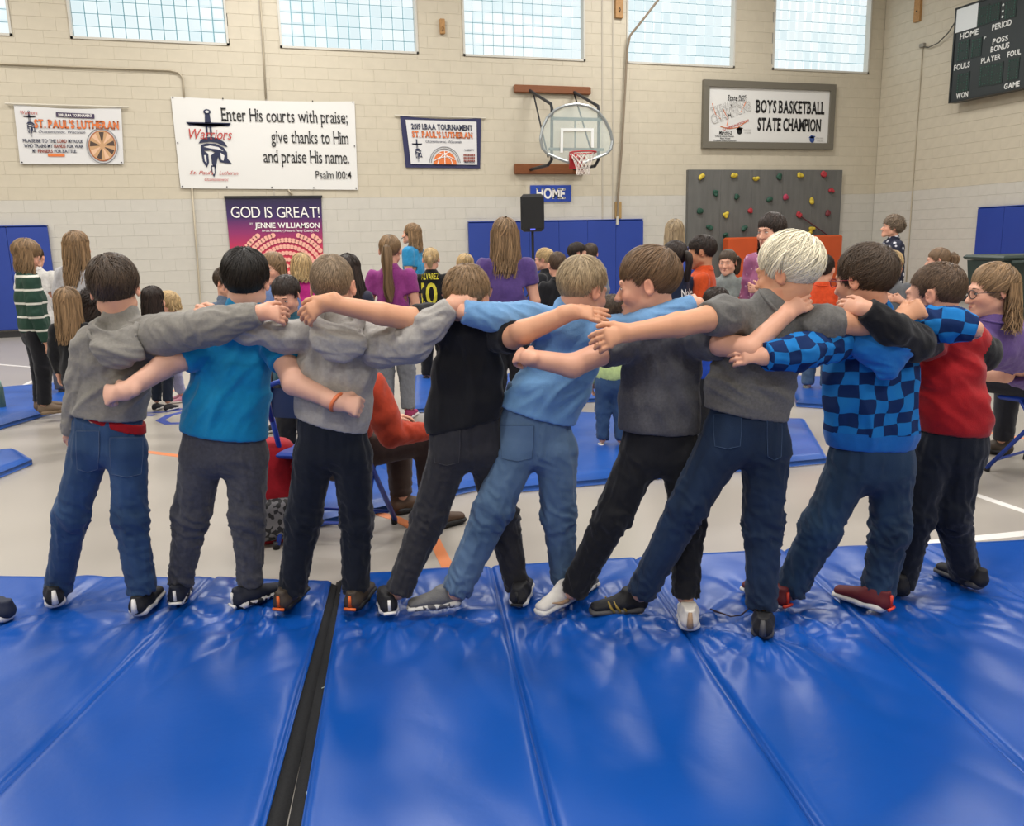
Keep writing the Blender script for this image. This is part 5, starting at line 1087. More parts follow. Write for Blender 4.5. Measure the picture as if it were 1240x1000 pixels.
def camo(name, a, b, sc):
    m = mat(name, a, .6); nt = m.node_tree; n = nt.nodes.new('ShaderNodeTexVoronoi'); n.inputs['Scale'].default_value = sc; tc = nt.nodes.new('ShaderNodeTexCoord'); nt.links.new(tc.outputs['Object'], n.inputs['Vector'])
    r = nt.nodes.new('ShaderNodeValToRGB'); r.color_ramp.interpolation = 'CONSTANT'; r.color_ramp.elements[0].color = (*lin(a), 1); r.color_ramp.elements[1].color = (*lin(b), 1); r.color_ramp.elements[1].position = .5
    nt.links.new(n.outputs['Color'], r.inputs[0]); nt.links.new(r.outputs[0], nt.nodes['Principled BSDF'].inputs['Base Color']); return m
M_CAMO = camo('camo_rubber', 'cfcdc8', '55555a', 70); M_SPECK = camo('speckled_rubber', '14151c', 'd5d3d0', 75)
def checkers():
    m = mat('checkered_fleece', '1667b4', .85, .2); nt = m.node_tree; L = nt.links.new
    a = nt.nodes.new('ShaderNodeAttribute'); a.attribute_name = 'uvw'; tcn = nt.nodes.new('ShaderNodeTexCoord')
    n = nt.nodes.new('ShaderNodeTexNoise'); n.inputs['Scale'].default_value = 9; n.inputs['Detail'].default_value = 1; L(tcn.outputs['Object'], n.inputs['Vector'])
    s_ = nt.nodes.new('ShaderNodeVectorMath'); s_.operation = 'MULTIPLY_ADD'; s_.inputs[1].default_value = (.045, .045, .045); L(n.outputs['Color'], s_.inputs[0]); L(a.outputs['Vector'], s_.inputs[2])
    sp_ = nt.nodes.new('ShaderNodeSeparateXYZ'); L(s_.outputs[0], sp_.inputs[0]); cb = nt.nodes.new('ShaderNodeCombineXYZ'); L(sp_.outputs[0], cb.inputs[0]); L(sp_.outputs[2], cb.inputs[1]); cb.inputs[2].default_value = .01
    ck = nt.nodes.new('ShaderNodeTexChecker'); ck.inputs['Scale'].default_value = 22; ck.inputs[1].default_value = (*lin('1b74bd'), 1); ck.inputs[2].default_value = (*lin('122c5c'), 1)
    L(cb.outputs[0], ck.inputs[0]); L(ck.outputs[0], nt.nodes['Principled BSDF'].inputs['Base Color']); return m
M_CHECK = checkers(); M_BLUEF = cloth('bright_blue', '1668b6', .05)
SEAM = mat('denim_seam', '5b6c88', .8); SEAMD = mat('dark_seam', '3f5573', .8)
A = lambda pts, cut, hand=None, **k: dict(pts=pts, cut=cut, hand=hand, **k)

# K1 grey hoodie
r1, J = kid('person', 'child in grey hoodie and blue jeans standing farthest left of the front row, back turned', 2.93,
  head=(139, 350, 1.0, 18, -3, 8), neck=(147, 388, 16), spine=[(146, 408, 38, .6), (140, 445, 44), (134, 480, 43, .68), (131, 505, 43, .74), (131, 530, 43, .74)],
  hem=(90, 499, 179, 509),
  arms=[A([(112, 412, 21, 14, .0), (97, 462, 16, 12, -.01), (86, 525, 12, 9, .02)], 2, (92, 550, .06, 'drape', .85)),
        A([(176, 408, 25, 16, .0), (200, 406, 25, 15, -.06), (262, 394, 21, 13, -.16), (314, 379, 13, 9.5, -.17)], 3, (345, 381, -.13, 'drape', .95))],
  legs=[[(110, 540, 25, 0), (87, 622, 21, .03), (70, 716, 17, 3.05)], [(154, 545, 25, 0), (158, 625, 21, .0), (172, 716, 18, 2.93)]],
  waist=(132, 492), pelvis=[(131, 515, 42), (132, 540, 43)],
  shoes=[dict(heel=(68, 737), toe=(66, 716), upper=M_BLKSH, sole=M_WSOLE, accent=M_WTR, acc='heel', label='black shoe with thick white sole'), dict(heel=(166, 748), toe=(190, 724), upper=M_BLKSH, sole=M_WSOLE, accent=M_WTR, label='black shoe with thick white sole')],
  shirt=dict(mat=M_GREYH, band=M_GREYH, amp=.011, along=nrm(LT*.8+Z*.55), collar=.02, cr=.008, name='hoodie', fx=11),
  pants=dict(mat=M_JBLUE, amp=.005, pockets=[(106, 545, 14, 23, 2.9), (153, 552, 20, 22, 2.9)], pmat=M_JBLUE, smat=SEAM, name='jeans'),
  hair=dict(style='full', col='brown', part=(-.2, -.35, .9), over=dict(nape=-.064, mess=.3, sw=1.8)), seed=1.3)
J['R'] = 2.93; hood(r1, J, [(140, 398, 33, -.075), (143, 425, 28, -.115), (140, 440, 14, -.115)], M_GREYH)
def under(root, J, a, b, line, m, name, R):
    k = mpp(P(a[0], a[1], R)); q = SDF(); q.seg(P(a[0], a[1], R), P(b[0], b[1], R), a[2]*k, b[2]*k, .01, L=J['lat'], ba=a[2]*k*.64, bb=b[2]*k*.64)
    n = nrm(np.cross(P(line[2], line[3], R)-P(line[0], line[1], R), HD)); n = n if n[2] < 0 else -n; q.cut(P((line[0]+line[2])/2, (line[1]+line[3])/2, R), n)
    q.cut(P(a[0], a[1], R), -n); v, f = q.surf(.006); mesh(name, v, f, m, root)
under(r1, J, (134, 499, 41), (133, 530, 43.8), (88, 493, 180, 528), M_RED, 'undershirt', 2.93)

# K2 teal shirt
R = 2.98
r2, J = kid('person', 'dark-haired child in teal t-shirt and grey joggers with orange wristband', R,
  head=(298, 341, 1.0, 6, 2, 4), neck=(297, 372, 17), spine=[(296, 400, 42, .6), (282, 445, 47, .66), (276, 490, 51, .7), (272, 520, 53, .7), (270, 545, 52, .7)],
  hem=(222, 519, 324, 532),
  arms=[A([(262, 404, 23, 15, .0), (240, 424, 22, 15, -.06), (219, 434, 20, 14.5, -.10), (198, 444, 13, 14, -.13), (152, 474, 13, 10, -.20)], 2, (118, 481, -.18, 'fist', 1.15)),
        A([(328, 404, 22, 15, .0), (338, 420, 22, 15, -.03), (346, 440, 20, 14, -.08), (356, 464, 12, 14, -.14), (408, 487, 12, 9.5, -.19)], 2, (442, 494, -.19, 'fist', 1.12))],
  legs=[[(246, 550, 28, 0), (232, 622, 23, .03), (218, 706, 15, 3.02)], [(298, 552, 28, 0), (300, 625, 22, .0), (303, 708, 15, 2.97)]],
  waist=(272, 505), pelvis=[(271, 525, 50), (271, 548, 51)],
  shoes=[dict(heel=(214, 735), toe=(226, 712), upper=M_DOTSH, sole=M_SPECK, accent=M_WTR, acc='rear', label='dark shoe with black and white speckled sole'), dict(heel=(286, 738), toe=(330, 722), upper=M_DOTSH, sole=M_SPECK, accent=M_WTR, acc='rear', label='dark shoe with black and white speckled sole')],
  shirt=dict(mat=M_TEAL, amp=.009, along=nrm(LT*.55+Z*.8), collar=.0, cr=.005, name='t_shirt', samp=.003, fx=11),
  pants=dict(mat=M_JOG, amp=.0055, name='joggers'), hair=dict(style='full', col='black', over=dict(nape=-.066, th=.015, side=.008)), seed=2.1, skin='pale')
wb = P(408, 487, R-.19); wd = nrm(P(442, 494, R-.19)-P(400, 483, R-.19)); o1 = nrm(np.cross(wd, HD)); o2 = np.cross(wd, o1)
MB().tube([wb+.031*(math.cos(t)*o1+math.sin(t)*o2)+wd*.012*math.cos(t+1) for t in np.linspace(0, 2*math.pi, 20)], .0065, 6, cap=False).build('wristband', mat('orange_band', 'e2794a', .5), r2, True, 'orange rubber wristband')

# K3 light grey hoodie, buzz cut
R = 2.92
r3, J = kid('person', 'child with blond buzz cut in light grey hoodie and navy trousers', R,
  head=(403, 347, 1.0, 0, 0, 2), neck=(404, 380, 18), spine=[(407, 404, 40, .62), (408, 450, 47, .66), (404, 485, 44, .68), (402, 508, 43, .68), (402, 535, 44)],
  hem=(358, 503, 447, 525),
  arms=[A([(378, 404, 22, 15, .0), (346, 408, 19, 14, -.05), (300, 400, 15, 12, -.10), (262, 386, 12, 9.5, -.12)], 3, (226, 374, -.12, 'grip', .95)),
        A([(436, 406, 24, 15, .0), (462, 420, 24, 15, -.05), (500, 416, 21, 13, -.11), (520, 395, 18, 11, -.13), (547, 370, 12, 9.5, -.13)], 4, (578, 355, -.10, 'drape', .95))],
  legs=[[(380, 552, 26, 0), (368, 628, 22, .03), (353, 716, 18, 2.95)], [(426, 552, 26, 0), (432, 630, 21, .02), (430, 716, 17, 2.93)]],
  waist=(402, 495), pelvis=[(402, 520, 43), (403, 545, 44)],
  shoes=[dict(heel=(340, 742), toe=(372, 712), upper=M_BROWNSH, sole=M_BSOLE, accent=M_ORSH, acc='rear', label='brown shoe with orange heel trim'), dict(heel=(426, 742), toe=(450, 714), upper=M_BROWNSH, sole=M_BSOLE, accent=M_ORSH, acc='rear', label='brown shoe with orange heel trim')],
  shirt=dict(mat=M_GREYH2, amp=.010, along=nrm(Z*.9+LT*.3), collar=.02, cr=.008, name='hoodie', samp=.006, fx=10),
  pants=dict(mat=M_NAVY, amp=.005, name='trousers'), hair=dict(style='buzz', col='buzz'), seed=3.7)
J['R'] = R; hood(r3, J, [(408, 390, 34, -.075), (410, 415, 30, -.12), (408, 430, 18, -.125)], M_GREYH2)

# K4 black t-shirt
R = 2.90
r4, J = kid('person', 'child with short dark blond hair in black t-shirt and charcoal jeans, arms over both neighbours', R,
  head=(566, 361, 1.0, -22, 4, 12), neck=(568, 384, 19), spine=[(570, 404, 40, .62), (566, 450, 44, .64), (564, 485, 44, .66), (560, 510, 45, .66), (562, 535, 44)],
  hem=(516, 524, 612, 503),
  arms=[A([(540, 396, 22, 14, .0), (520, 390, 21, 14, -.05), (500, 387, 19, 14, -.09), (462, 380, 12, 13, -.13), (396, 366, 10, 9.5, -.16)], 2, (352, 392, -.16, 'drape', 1.0)),
        A([(600, 398, 22, 14, .0), (612, 404, 22, 14, -.06), (622, 408, 19, 14, -.12), (634, 402, 12, 14, -.17), (692, 378, 12, 9.5, -.19)], 2, (736, 382, -.18, 'flat', 1.0), n=-HD*.6+Z*.75)],
  legs=[[(546, 545, 27, 0), (520, 625, 22, .0), (482, 716, 17, 2.86)], [(588, 540, 27, .02), (608, 625, 22, .10), (627, 712, 16, 2.97)]],
  waist=(566, 492), pelvis=[(563, 520, 44), (566, 545, 44)],
  shoes=[dict(heel=(472, 747), toe=(464, 714), upper=M_BLKSH, sole=M_WSOLE, accent=M_WTR, acc='rear', label='black shoe with white sole'), dict(heel=(627, 737), toe=(640, 708), upper=M_BLKSH, sole=M_WSOLE, accent=M_BLKSH, acc='rear', label='black shoe with white sole')],
  shirt=dict(mat=M_BLACK, amp=.009, along=nrm(Z), name='t_shirt', fx=10),
  pants=dict(mat=M_CHAR, amp=.005, name='jeans', pockets=[(541, 540, 16, 20, 2.9)], pmat=M_CHAR, smat=cloth('charcoal_seam', '45454a')), hair=dict(style='short', col='dkblond', over=dict(nape=-.06, th=.011, tp=2.2)), seed=4.4, skin='warm')

# K5 light blue long sleeves
R = 2.91
r5, J = kid('person', 'child in light blue long-sleeved shirt and light jeans leaning right, short blond hair', R,
  head=(706, 351, 1.0, -48, 4, 14), neck=(694, 378, 19), spine=[(688, 404, 42, .62), (678, 440, 44, .64), (664, 475, 47, .66), (652, 500, 48, .66), (644, 525, 46)],
  hem=(604, 490, 700, 516),
  arms=[A([(656, 392, 22, 15, .0), (636, 384, 18, 14, -.05), (600, 385, 17, 12, -.10), (560, 377, 14, 9.5, -.12)], 3, (540, 372, -.02, 'drape', .9)),
        A([(716, 408, 24, 15, .0), (745, 403, 20, 14, -.07), (788, 391, 17, 13, -.16), (842, 369, 13, 9.5, -.16)], 3, (862, 372, -.06, 'drape', .9))],
  legs=[[(628, 540, 28, 0), (598, 615, 24, -.04), (552, 716, 19, 2.86)], [(674, 545, 28, 0), (676, 622, 22, .02), (684, 706, 17, 2.98)]],
  waist=(652, 488), pelvis=[(648, 515, 45), (650, 542, 45)],
  shoes=[dict(heel=(560, 738), toe=(508, 740), upper=M_GREYSH, sole=M_CAMO, label='grey shoe with camouflage-patterned sole', pitch=.1), dict(heel=(684, 730), toe=(712, 714), upper=M_GREYSH, sole=M_CAMO, label='grey shoe with camouflage-patterned sole')],
  shirt=dict(mat=M_LBLUE, amp=.011, along=nrm(LT*.7+Z*.5), name='long_sleeved_shirt', fx=10, samp=.004),
  pants=dict(mat=M_JLT, amp=.005, name='jeans', pockets=[(626, 535, 20, 20, 2.9), (680, 545, 17, 21, 2.9)], pmat=M_JLT, smat=SEAMD), hair=dict(style='short', col='ash', over=dict(nape=-.05, th=.012, tp=2.0, rise=.012)), seed=5.2)

# K6 dark grey tee, profile
R = 2.80
r6, J = kid('person', 'brown-haired child in dark grey t-shirt and black trousers looking left at a neighbour', R,
  head=(783, 344, 1.03, 78, -8, 8), neck=(797, 384, 19), spine=[(806, 412, 46, .6), (801, 450, 46, .64), (798, 485, 48, .66), (798, 515, 49, .66), (800, 540, 47)],
  hem=(750, 519, 848, 524),
  arms=[A([(772, 414, 24, 15, .0), (748, 418, 22, 14, -.06), (727, 428, 19, 14, -.11), (693, 443, 12, 14, -.15), (640, 433, 12, 10, -.16)], 2, (612, 428, -.05, 'grip', .95)),
        A([(838, 410, 24, 15, .0), (856, 412, 22, 14, -.08), (872, 416, 20, 14, -.15), (908, 423, 12, 13, -.21), (950, 382, 12, 9.5, -.17)], 2, (984, 358, -.16, 'drape', 1.0))],
  legs=[[(776, 550, 28, 0), (742, 625, 23, .0), (694, 716, 18, 2.84)], [(824, 550, 28, 0), (834, 630, 21, .0), (830, 722, 17, 2.74)]],
  waist=(799, 505), pelvis=[(799, 528, 46), (800, 550, 47)],
  shoes=[dict(heel=(700, 728), toe=(650, 748), upper=M_WHSH, sole=M_WSOLE, accent=M_TAN, acc='swoosh', pitch=.12, label='white shoe with tan side mark'), dict(heel=(835, 766), toe=(830, 732), upper=M_WHSH, sole=M_WSOLE, accent=M_TAN, acc='heel', label='white shoe with tan heel')],
  shirt=dict(mat=M_DGREY, amp=.008, along=nrm(Z*.9-LT*.2), name='t_shirt', fx=10),
  pants=dict(mat=M_BLACK, amp=.005, name='trousers'), hair=dict(style='bowl', col='redbrown', part=(.1, -.6, .8), over=dict(nape=-.05, front=.022, side=.024, th=.018, tp=2.2, mess=.22, sw=.6)), seed=6.5, skin='fair', face=True)

# K7 platinum hair, grey tee
R = 2.70
r7, J = kid('person', 'child with platinum blond hair in grey t-shirt and dark blue jeans', R,
  head=(953, 329, 1.04, 48, -6, 8), neck=(934, 372, 20), spine=[(930, 406, 50, .58), (918, 440, 50, .62), (908, 470, 50, .66), (904, 495, 51, .66), (908, 525, 48)],
  hem=(850, 492, 965, 512),
  arms=[A([(896, 384, 24, 15, .0), (876, 382, 23, 15, -.06), (856, 386, 20, 15, -.11), (822, 393, 12, 14.5, -.15), (762, 403, 12, 10, -.17)], 2, (715, 415, -.17, 'drape', 1.05)),
        A([(966, 396, 24, 15, .0), (992, 392, 23, 15, -.03), (1017, 391, 20, 15, -.02), (1062, 395, 12, 13, .0), (1092, 385, 12, 10, -.01)], 2, (1126, 368, -.02, 'fist', 1.05))],
  legs=[[(880, 530, 33, 0), (834, 610, 25, -.0), (776, 718, 19, 2.76)], [(928, 540, 32, 0), (924, 630, 25, .0), (922, 736, 19, 2.66)]],
  waist=(907, 480), pelvis=[(906, 510, 49), (906, 538, 50)],
  shoes=[dict(heel=(780, 740), toe=(728, 744), upper=M_BLKSH, sole=M_GSOLE, accent=M_GOLD, acc='stripes', high=.012, label='black shoe with three gold stripes'), dict(heel=(923, 776), toe=(925, 738), upper=M_BLKSH, sole=M_GSOLE, accent=M_GSOLE, acc='heel', label='black shoe with grey heel patch')],
  shirt=dict(mat=M_GREY3, amp=.012, along=nrm(LT*.7-Z*.5), name='t_shirt', fx=10),
  pants=dict(mat=M_JDK, amp=.0055, name='jeans', pockets=[(881, 521, 17, 19, 2.7), (938, 530, 9, 23, 2.7)], pmat=M_JDK, smat=SEAMD), hair=dict(style='bowl', col='platinum', part=(.3, -.55, .8), over=dict(nape=-.068, side=.012, th=.018, front=.02, mess=.14, sw=.9, tp=2.8, w=.0042)), seed=7.1, skin='warm')

# K8 checkered hoodie, glasses
R = 2.82
r8, J = kid('person', 'child in blue checkered hoodie with red glasses and brown hair', R,
  head=(1046, 339, 1.0, 36, 2, 6), neck=(1054, 378, 19), spine=[(1056, 405, 46, .6), (1054, 450, 54, .64), (1054, 490, 55, .68), (1055, 520, 56, .68), (1056, 560, 54)],
  hem=(998, 540, 1110, 541),
  arms=[A([(1022, 410, 24, 15, -.04), (1005, 416, 22, 15, -.12), (965, 427, 20, 13, -.235), (926, 432, 16, 9.5, -.265)], 3, (886, 430, -.245, 'drape', .95)),
        A([(1092, 402, 24, 15, .0), (1122, 394, 22, 14, -.04), (1152, 393, 20, 13, -.09), (1180, 398, 16, 10, -.11)], 3, (1192, 402, -.0, 'grip', .8))],
  legs=[[(1030, 565, 29, 0), (994, 638, 25, .0), (956, 716, 20, 2.86)], [(1078, 565, 29, 0), (1078, 640, 24, .0), (1062, 718, 21, 2.82)]],
  waist=(1055, 525), pelvis=[(1055, 550, 53), (1055, 568, 52)],
  shoes=[dict(heel=(950, 738), toe=(916, 722), upper=M_MAROON, sole=M_WSOLE, accent=M_REDTR, acc='rear', label='maroon shoe with white sole'), dict(heel=(1074, 742), toe=(1018, 724), upper=M_MAROON, sole=M_WSOLE, accent=M_REDTR, acc='rear', label='maroon shoe with white sole')],
  shirt=dict(mat=M_CHECK, band=M_BLUEF, bandw=.06, cmat=M_BLUEF, amp=.010, along=nrm(Z), name='hoodie', fx=9),
  pants=dict(mat=M_JDK2, amp=.006, name='jeans'), hair=dict(style='full', col='brown', part=(.25, -.3, .9), over=dict(nape=-.062, th=.017, mess=.45, tp=2.6, sw=2.)), seed=8.3, skin='fair')
J['R'] = R; hood(r8, J, [(1062, 400, 42, -.08), (1068, 425, 34, -.13), (1072, 455, 12, -.15)], M_BLUEF)
glasses(r8, *J['head'], mat('red_frames', '7e2230', .3), .018)

# K9 red vest over black sleeves
R = 2.93
r9, J = kid('person', 'child in red top over black sleeves with buzz cut, farthest right of the front row', R,
  head=(1131, 357, 1.0, 46, 3, 6), neck=(1140, 388, 18), spine=[(1146, 408, 38, .62), (1147, 450, 41, .66), (1153, 490, 42, .7), (1156, 512, 42, .7), (1158, 540, 42)],
  hem=(1112, 521, 1196, 527),
  arms=[A([(1124, 412, 22, 14, -.06), (1106, 415, 21, 14, -.20), (1080, 398, 18, 12, -.28), (1048, 374, 14, 9, -.28)], 3, (1004, 370, -.20, 'drape', .95)),
        A([(1176, 410, 21, 14, .0), (1192, 428, 20, 14, .04), (1180, 440, 15, 11, .12)], 2)],
  legs=[[(1128, 545, 26, 0), (1110, 625, 21, .0), (1092, 708, 16, 2.95)], [(1168, 545, 26, 0), (1152, 620, 22, .0), (1170, 700, 18, 3.0)]],
  waist=(1155, 508), pelvis=[(1155, 530, 41), (1152, 552, 41)],
  shoes=[dict(heel=(1090, 724), toe=(1080, 700), upper=M_BLKSH, sole=M_BSOLE, label='black shoe'), dict(heel=(1190, 715), toe=(1138, 694), upper=M_BLKSH, sole=M_GSOLE, label='black shoe with dark grey sole')],
  shirt=dict(mat=M_RED, sleeve=M_BLACK, amp=.010, along=nrm(LT*.8-Z*.6), name='top', fx=9),
  pants=dict(mat=M_NAVY, amp=.0055, name='trousers'), hair=dict(style='buzz', col='brownbuzz', over=dict(th=.009)), seed=9.6, skin='fair')
# ============================================================ PEOPLE AND THINGS FURTHER BACK
def clothm(c): return cloth('hex_'+c, c, .10)
def bg(label, x, yt, R, face=0, s=1., w=1., shirt='555555', pants='1b1c22', hair=('short', 'brown', {}), arms=('down', 'down'), sleeve=1, shoe_c=('26272b', 'd8d6d2'), look=False, nod=4, skin='fair', lean=0., zf=0., turn=0., smile=False, lh=1., group='people standing further back in the gym', smat=None, pmat=None, tail=None, long=None, name='shirt', brow='dkbrown', tilt=0.):
    top = P(x, yt, R); H = top[2]-zf; base = V(top[0], top[1], zf); fd = rotz(HD, math.radians(face)); la = np.cross(fd, Z); hf = rotz(fd, math.radians(turn)); hf = nrm(hf-Z*math.tan(math.radians(nod)))
    k = H/1.32*w; hc = base+Z*(H-.120*s)+fd*.015; hu = nrm(Z+la*tilt); J = dict(seed=x*.13, skin=skin, face=look, smile=smile, brow=brow); J['head'] = (hc, hf, hu, s)
    off = LT*lean; nbz = H-.245*s; nb = base+Z*nbz+off*.1-fd*.012; J['neck'] = (nb, .046*s); J['lat'] = la
    hz = H*.50; J['spine'] = [(base+Z*(nbz-.065*k)+off*.3, .118*k, .075*k), (base+Z*(nbz*.55+hz*.45)+off*.6, .122*k, .086*k), (base+Z*(hz+.02)+off, .122*k, .088*k), (base+Z*(hz-.08)+off, .125*k, .088*k)]
    J['arms'] = []
    for i, sg in enumerate((-1, 1)):
        sh = base+Z*(nbz-.06*k)+la*sg*.125*k+off*.3; mode = arms[i]; u, fa = .215*k, .19*k
        if mode == 'down': e = sh+nrm(-Z+la*sg*.22-fd*.05)*u; w_ = e+nrm(-Z+fd*.25)*fa; hd_ = -Z+fd*.2; hn = la*sg; ps = 'drape'
        elif mode == 'front': e = sh+nrm(-Z+la*sg*.15-fd*.02)*u; w_ = e+nrm(fd*.9-la*sg*.55+Z*.25)*fa; hd_ = fd*.4-la*sg+Z*.3; hn = fd; ps = 'drape'
        elif mode == 'chest': e = sh+nrm(-Z+la*sg*.35+fd*.1)*u; w_ = e+nrm(fd*.5-la*sg*.9+Z*.85)*fa; hd_ = -la*sg+Z*.3; hn = fd; ps = 'flat'
        elif mode == 'up': e = sh+nrm(la*sg*.8+Z*.2+fd*.3)*u; w_ = e+nrm(-la*sg*.6+Z*1.0+fd*.1)*fa; hd_ = -la*sg*.6+Z*.7; hn = -fd; ps = 'grip'
        else: e, w_, hd_ = (np.asarray(q) for q in mode); hd_ = hd_-w_; hn = -HD; ps = 'drape'
        c_ = .048*k if sleeve != 0 else .03; m1 = sh*(1-.55)+e*.55
        pts = [(sh, .054*k, .038*k), (m1, .050*k, .035*k), (e, .044*k, .031*k), (w_, .033*k, .022*k)]; J['arms'].append(dict(pts=pts, cut=3 if sleeve == 1 else (1 if sleeve == 2 else 0), hand=(hd_, hn, ps, .95*s)))
    J['legs'] = []
    for sg in (-1, 1):
        hp_ = base+Z*(hz-.06)+la*sg*.062*k+off; kn = base+Z*H*.27+la*sg*.075*k+fd*.01+off*.5; an = base+Z*.085+la*sg*.078*k-fd*.02; J['legs'].append([(hp_, .078*k*lh, .06*k), (kn, .060*k*lh, .045*k), (an, .050*k*lh, .035*k)])
    J['pelvis'] = [base+Z*(hz+.02)+off, .120*k, .085*k, base+Z*(hz-.07)+off, .120*k, .088*k]
    J['shirt'] = dict(mat=smat or clothm(shirt), hem=(base+Z*(hz-.035)+off, V(0, 0, -1)), amp=.007, along=nrm(Z+LT*.3), name=name, collar=.0, cr=.006)
    J['pants'] = dict(mat=pmat or clothm(pants), waist=(base+Z*(hz+.03), Z), amp=.004, name='trousers'); J['hair'] = None
    J['shoes'] = [dict(heel=base+la*sg*.08*k-fd*.06+Z*.001, dr=rotz(fd, -sg*.15), ln=.20*k, upper=mat('shoe_'+shoe_c[0], shoe_c[0], .7), sole=mat('sole_'+shoe_c[1], shoe_c[1], .6)) for sg in (-1, 1)]
    J['base'] = base; r = build_person('person', label, J, False, group)
    st, col, ov = hair; ov = dict(ov); ov.setdefault('w', HST[st]['w']*1.8); tl = None
    if tail:
        T, A_ = hframe(hc, hf, hu, s); p0 = T(tail.get('x', 0), -.095, tail.get('z', .02)); ln = tail['len']; tl = dict(pts=[T(tail.get('x', 0), -.085, tail.get('z', .02)), p0-hf*.035+Z*.005, p0-hf*.05-Z*ln*.35, p0-hf*.035-Z*ln*.7, p0-hf*.03-Z*ln], r=tail.get('r', .034), wave=tail.get('wave', .006))
    add_hair(r, hc, hf, hu, s, st, col, dens=.35, long=long, tail=tl, over=ov)
    return r, J
def lettering_on(r, J, s, px, py, wpx, hpx, R, m, bold=.03):
    v, f = J['_shirt']; bv = BVHTree.FromPolygons([Vector(x) for x in v], f.tolist()); tv, tf, L_, Hc = text2d(s, 0, bold); o = P(px, py, R); k = mpp(o); tv = tv*[wpx*k/L_, hpx*k/Hc]
    q = decal(tv, tf, bv, o-HD*.5, LT, Z, HD, .006)
    if q is not None: mesh('lettering', q, tf, m, r, False)
def stripes(name, a, b, base, per, wd, axis=2):
    m = mat(name, a, .85); nt = m.node_tree; tc = nt.nodes.new('ShaderNodeTexCoord'); sx = nt.nodes.new('ShaderNodeSeparateXYZ'); nt.links.new(tc.outputs['Object'], sx.inputs[0]); d = nt.nodes.new('ShaderNodeMath'); d.operation = 'MODULO'; d.inputs[1].default_value = per; nt.links.new(sx.outputs[axis], d.inputs[0])
    l = nt.nodes.new('ShaderNodeMath'); l.operation = 'LESS_THAN'; l.inputs[1].default_value = wd; nt.links.new(d.outputs[0], l.inputs[0]); mx = nt.nodes.new('ShaderNodeMix'); mx.data_type = 'RGBA'; mx.inputs[6].default_value = (*lin(a), 1); mx.inputs[7].default_value = (*lin(b), 1); nt.links.new(l.outputs[0], mx.inputs[0]); nt.links.new(mx.outputs[2], nt.nodes['Principled BSDF'].inputs['Base Color']); return m
M_STR = stripes('green_striped_knit', '1d3f33', 'd9d8cf', 0, .108, .017)
def floral(name, a, b, sc, th=.28):
    m = mat(name, a, .8); nt = m.node_tree; tc = nt.nodes.new('ShaderNodeTexCoord'); v = nt.nodes.new('ShaderNodeTexVoronoi'); v.inputs['Scale'].default_value = sc; nt.links.new(tc.outputs['Object'], v.inputs['Vector']); l = nt.nodes.new('ShaderNodeMath'); l.operation = 'LESS_THAN'; l.inputs[1].default_value = th; nt.links.new(v.outputs['Distance'], l.inputs[0])
    mx = nt.nodes.new('ShaderNodeMix'); mx.data_type = 'RGBA'; mx.inputs[6].default_value = (*lin(a), 1); mx.inputs[7].default_value = (*lin(b), 1); nt.links.new(l.outputs[0], mx.inputs[0]); nt.links.new(mx.outputs[2], nt.nodes['Principled BSDF'].inputs['Base Color']); return m
M_FLOR = floral('navy_floral_print', '161b33', 'c9cbd6', 13, .33); M_PINKP = floral('magenta_print', '9a5a80', 'c79ab4', 30, .3)
LONG = lambda ln=.4, **k: dict(len=ln, **k)
bg('girl in green and white striped sweater looking down, at the left edge', 27, 289, 6.9, face=-52, s=1.1, w=1.12, smat=M_STR, name='sweater', pants='14151c', hair=('long', 'dkblond', {}), long=LONG(.20, open=1.35), arms=('down', 'down'), nod=28, look=True, shoe_c=('6e5b49', '8a7660'), zf=.06, lh=.85)
bg('child in white t-shirt and grey trousers behind the girl in the striped sweater', 40, 297, 8.0, face=10, s=.95, shirt='cfcdc9', sleeve=2, pants='55565c', hair=('short', 'brown', {}), shoe_c=('1c1d22', 'dcdad6'))
bg('tall girl in pale grey hoodie with long wavy brown hair', 90, 279, 6.6, face=-8, s=1.06, shirt='b4b4b8', name='hoodie', hair=('long', 'dkblond', {}), long=LONG(.34, open=1.5, wave=.016, w=.09), pants='2a2c34')
bg('small girl with long blond hair in black top and brown fur-topped boots', 79, 347, 5.75, face=4, s=.98, w=.9, shirt='15161a', pants='15161b', hair=('long', 'dkblond', {}), long=LONG(.31, open=1.4, wave=.008), shoe_c=('7a5436', 'e5ddd0'), lh=.8)
bg('child with dark curly hair standing beside the small blond girl', 110, 350, 6.1, face=0, s=.95, shirt='1b1c22', hair=('curly', 'dkbrown', {}), long=LONG(.16, open=1.5, wave=.02))
bg('girl with long dark brown hair behind the left boy\'s shoulder', 183, 346, 7.2, face=-20, s=1.02, w=.95, shirt='3a3a48', pants='1e2636', hair=('long', 'dkbrown', {}), long=LONG(.24, open=1.4))
bg('little girl in pink top and pink sneakers peering past the dark-haired girl', 203, 352, 7.6, face=120, s=1.0, w=.95, shirt='c88a9c', pants='8e8fb0', hair=('long', 'blond', {}), long=LONG(.10, open=1.5), look=True, arms=('front', 'front'), shoe_c=('d490a6', 'f0e6e4'))
bg('boy with short brown hair seen left of the teal shirt, looking right', 271, 323, 6.4, face=-110, s=1.0, shirt='5a6a80', hair=('short', 'brown', {}), look=True, nod=14)
bg('smiling girl with blond hair facing the camera behind the dark-haired boy', 330, 305, 6.2, face=160, s=1.0, shirt='6e86b8', hair=('long', 'dkblond', dict(front=.06)), long=LONG(.24, open=1.25), look=True, smile=True)
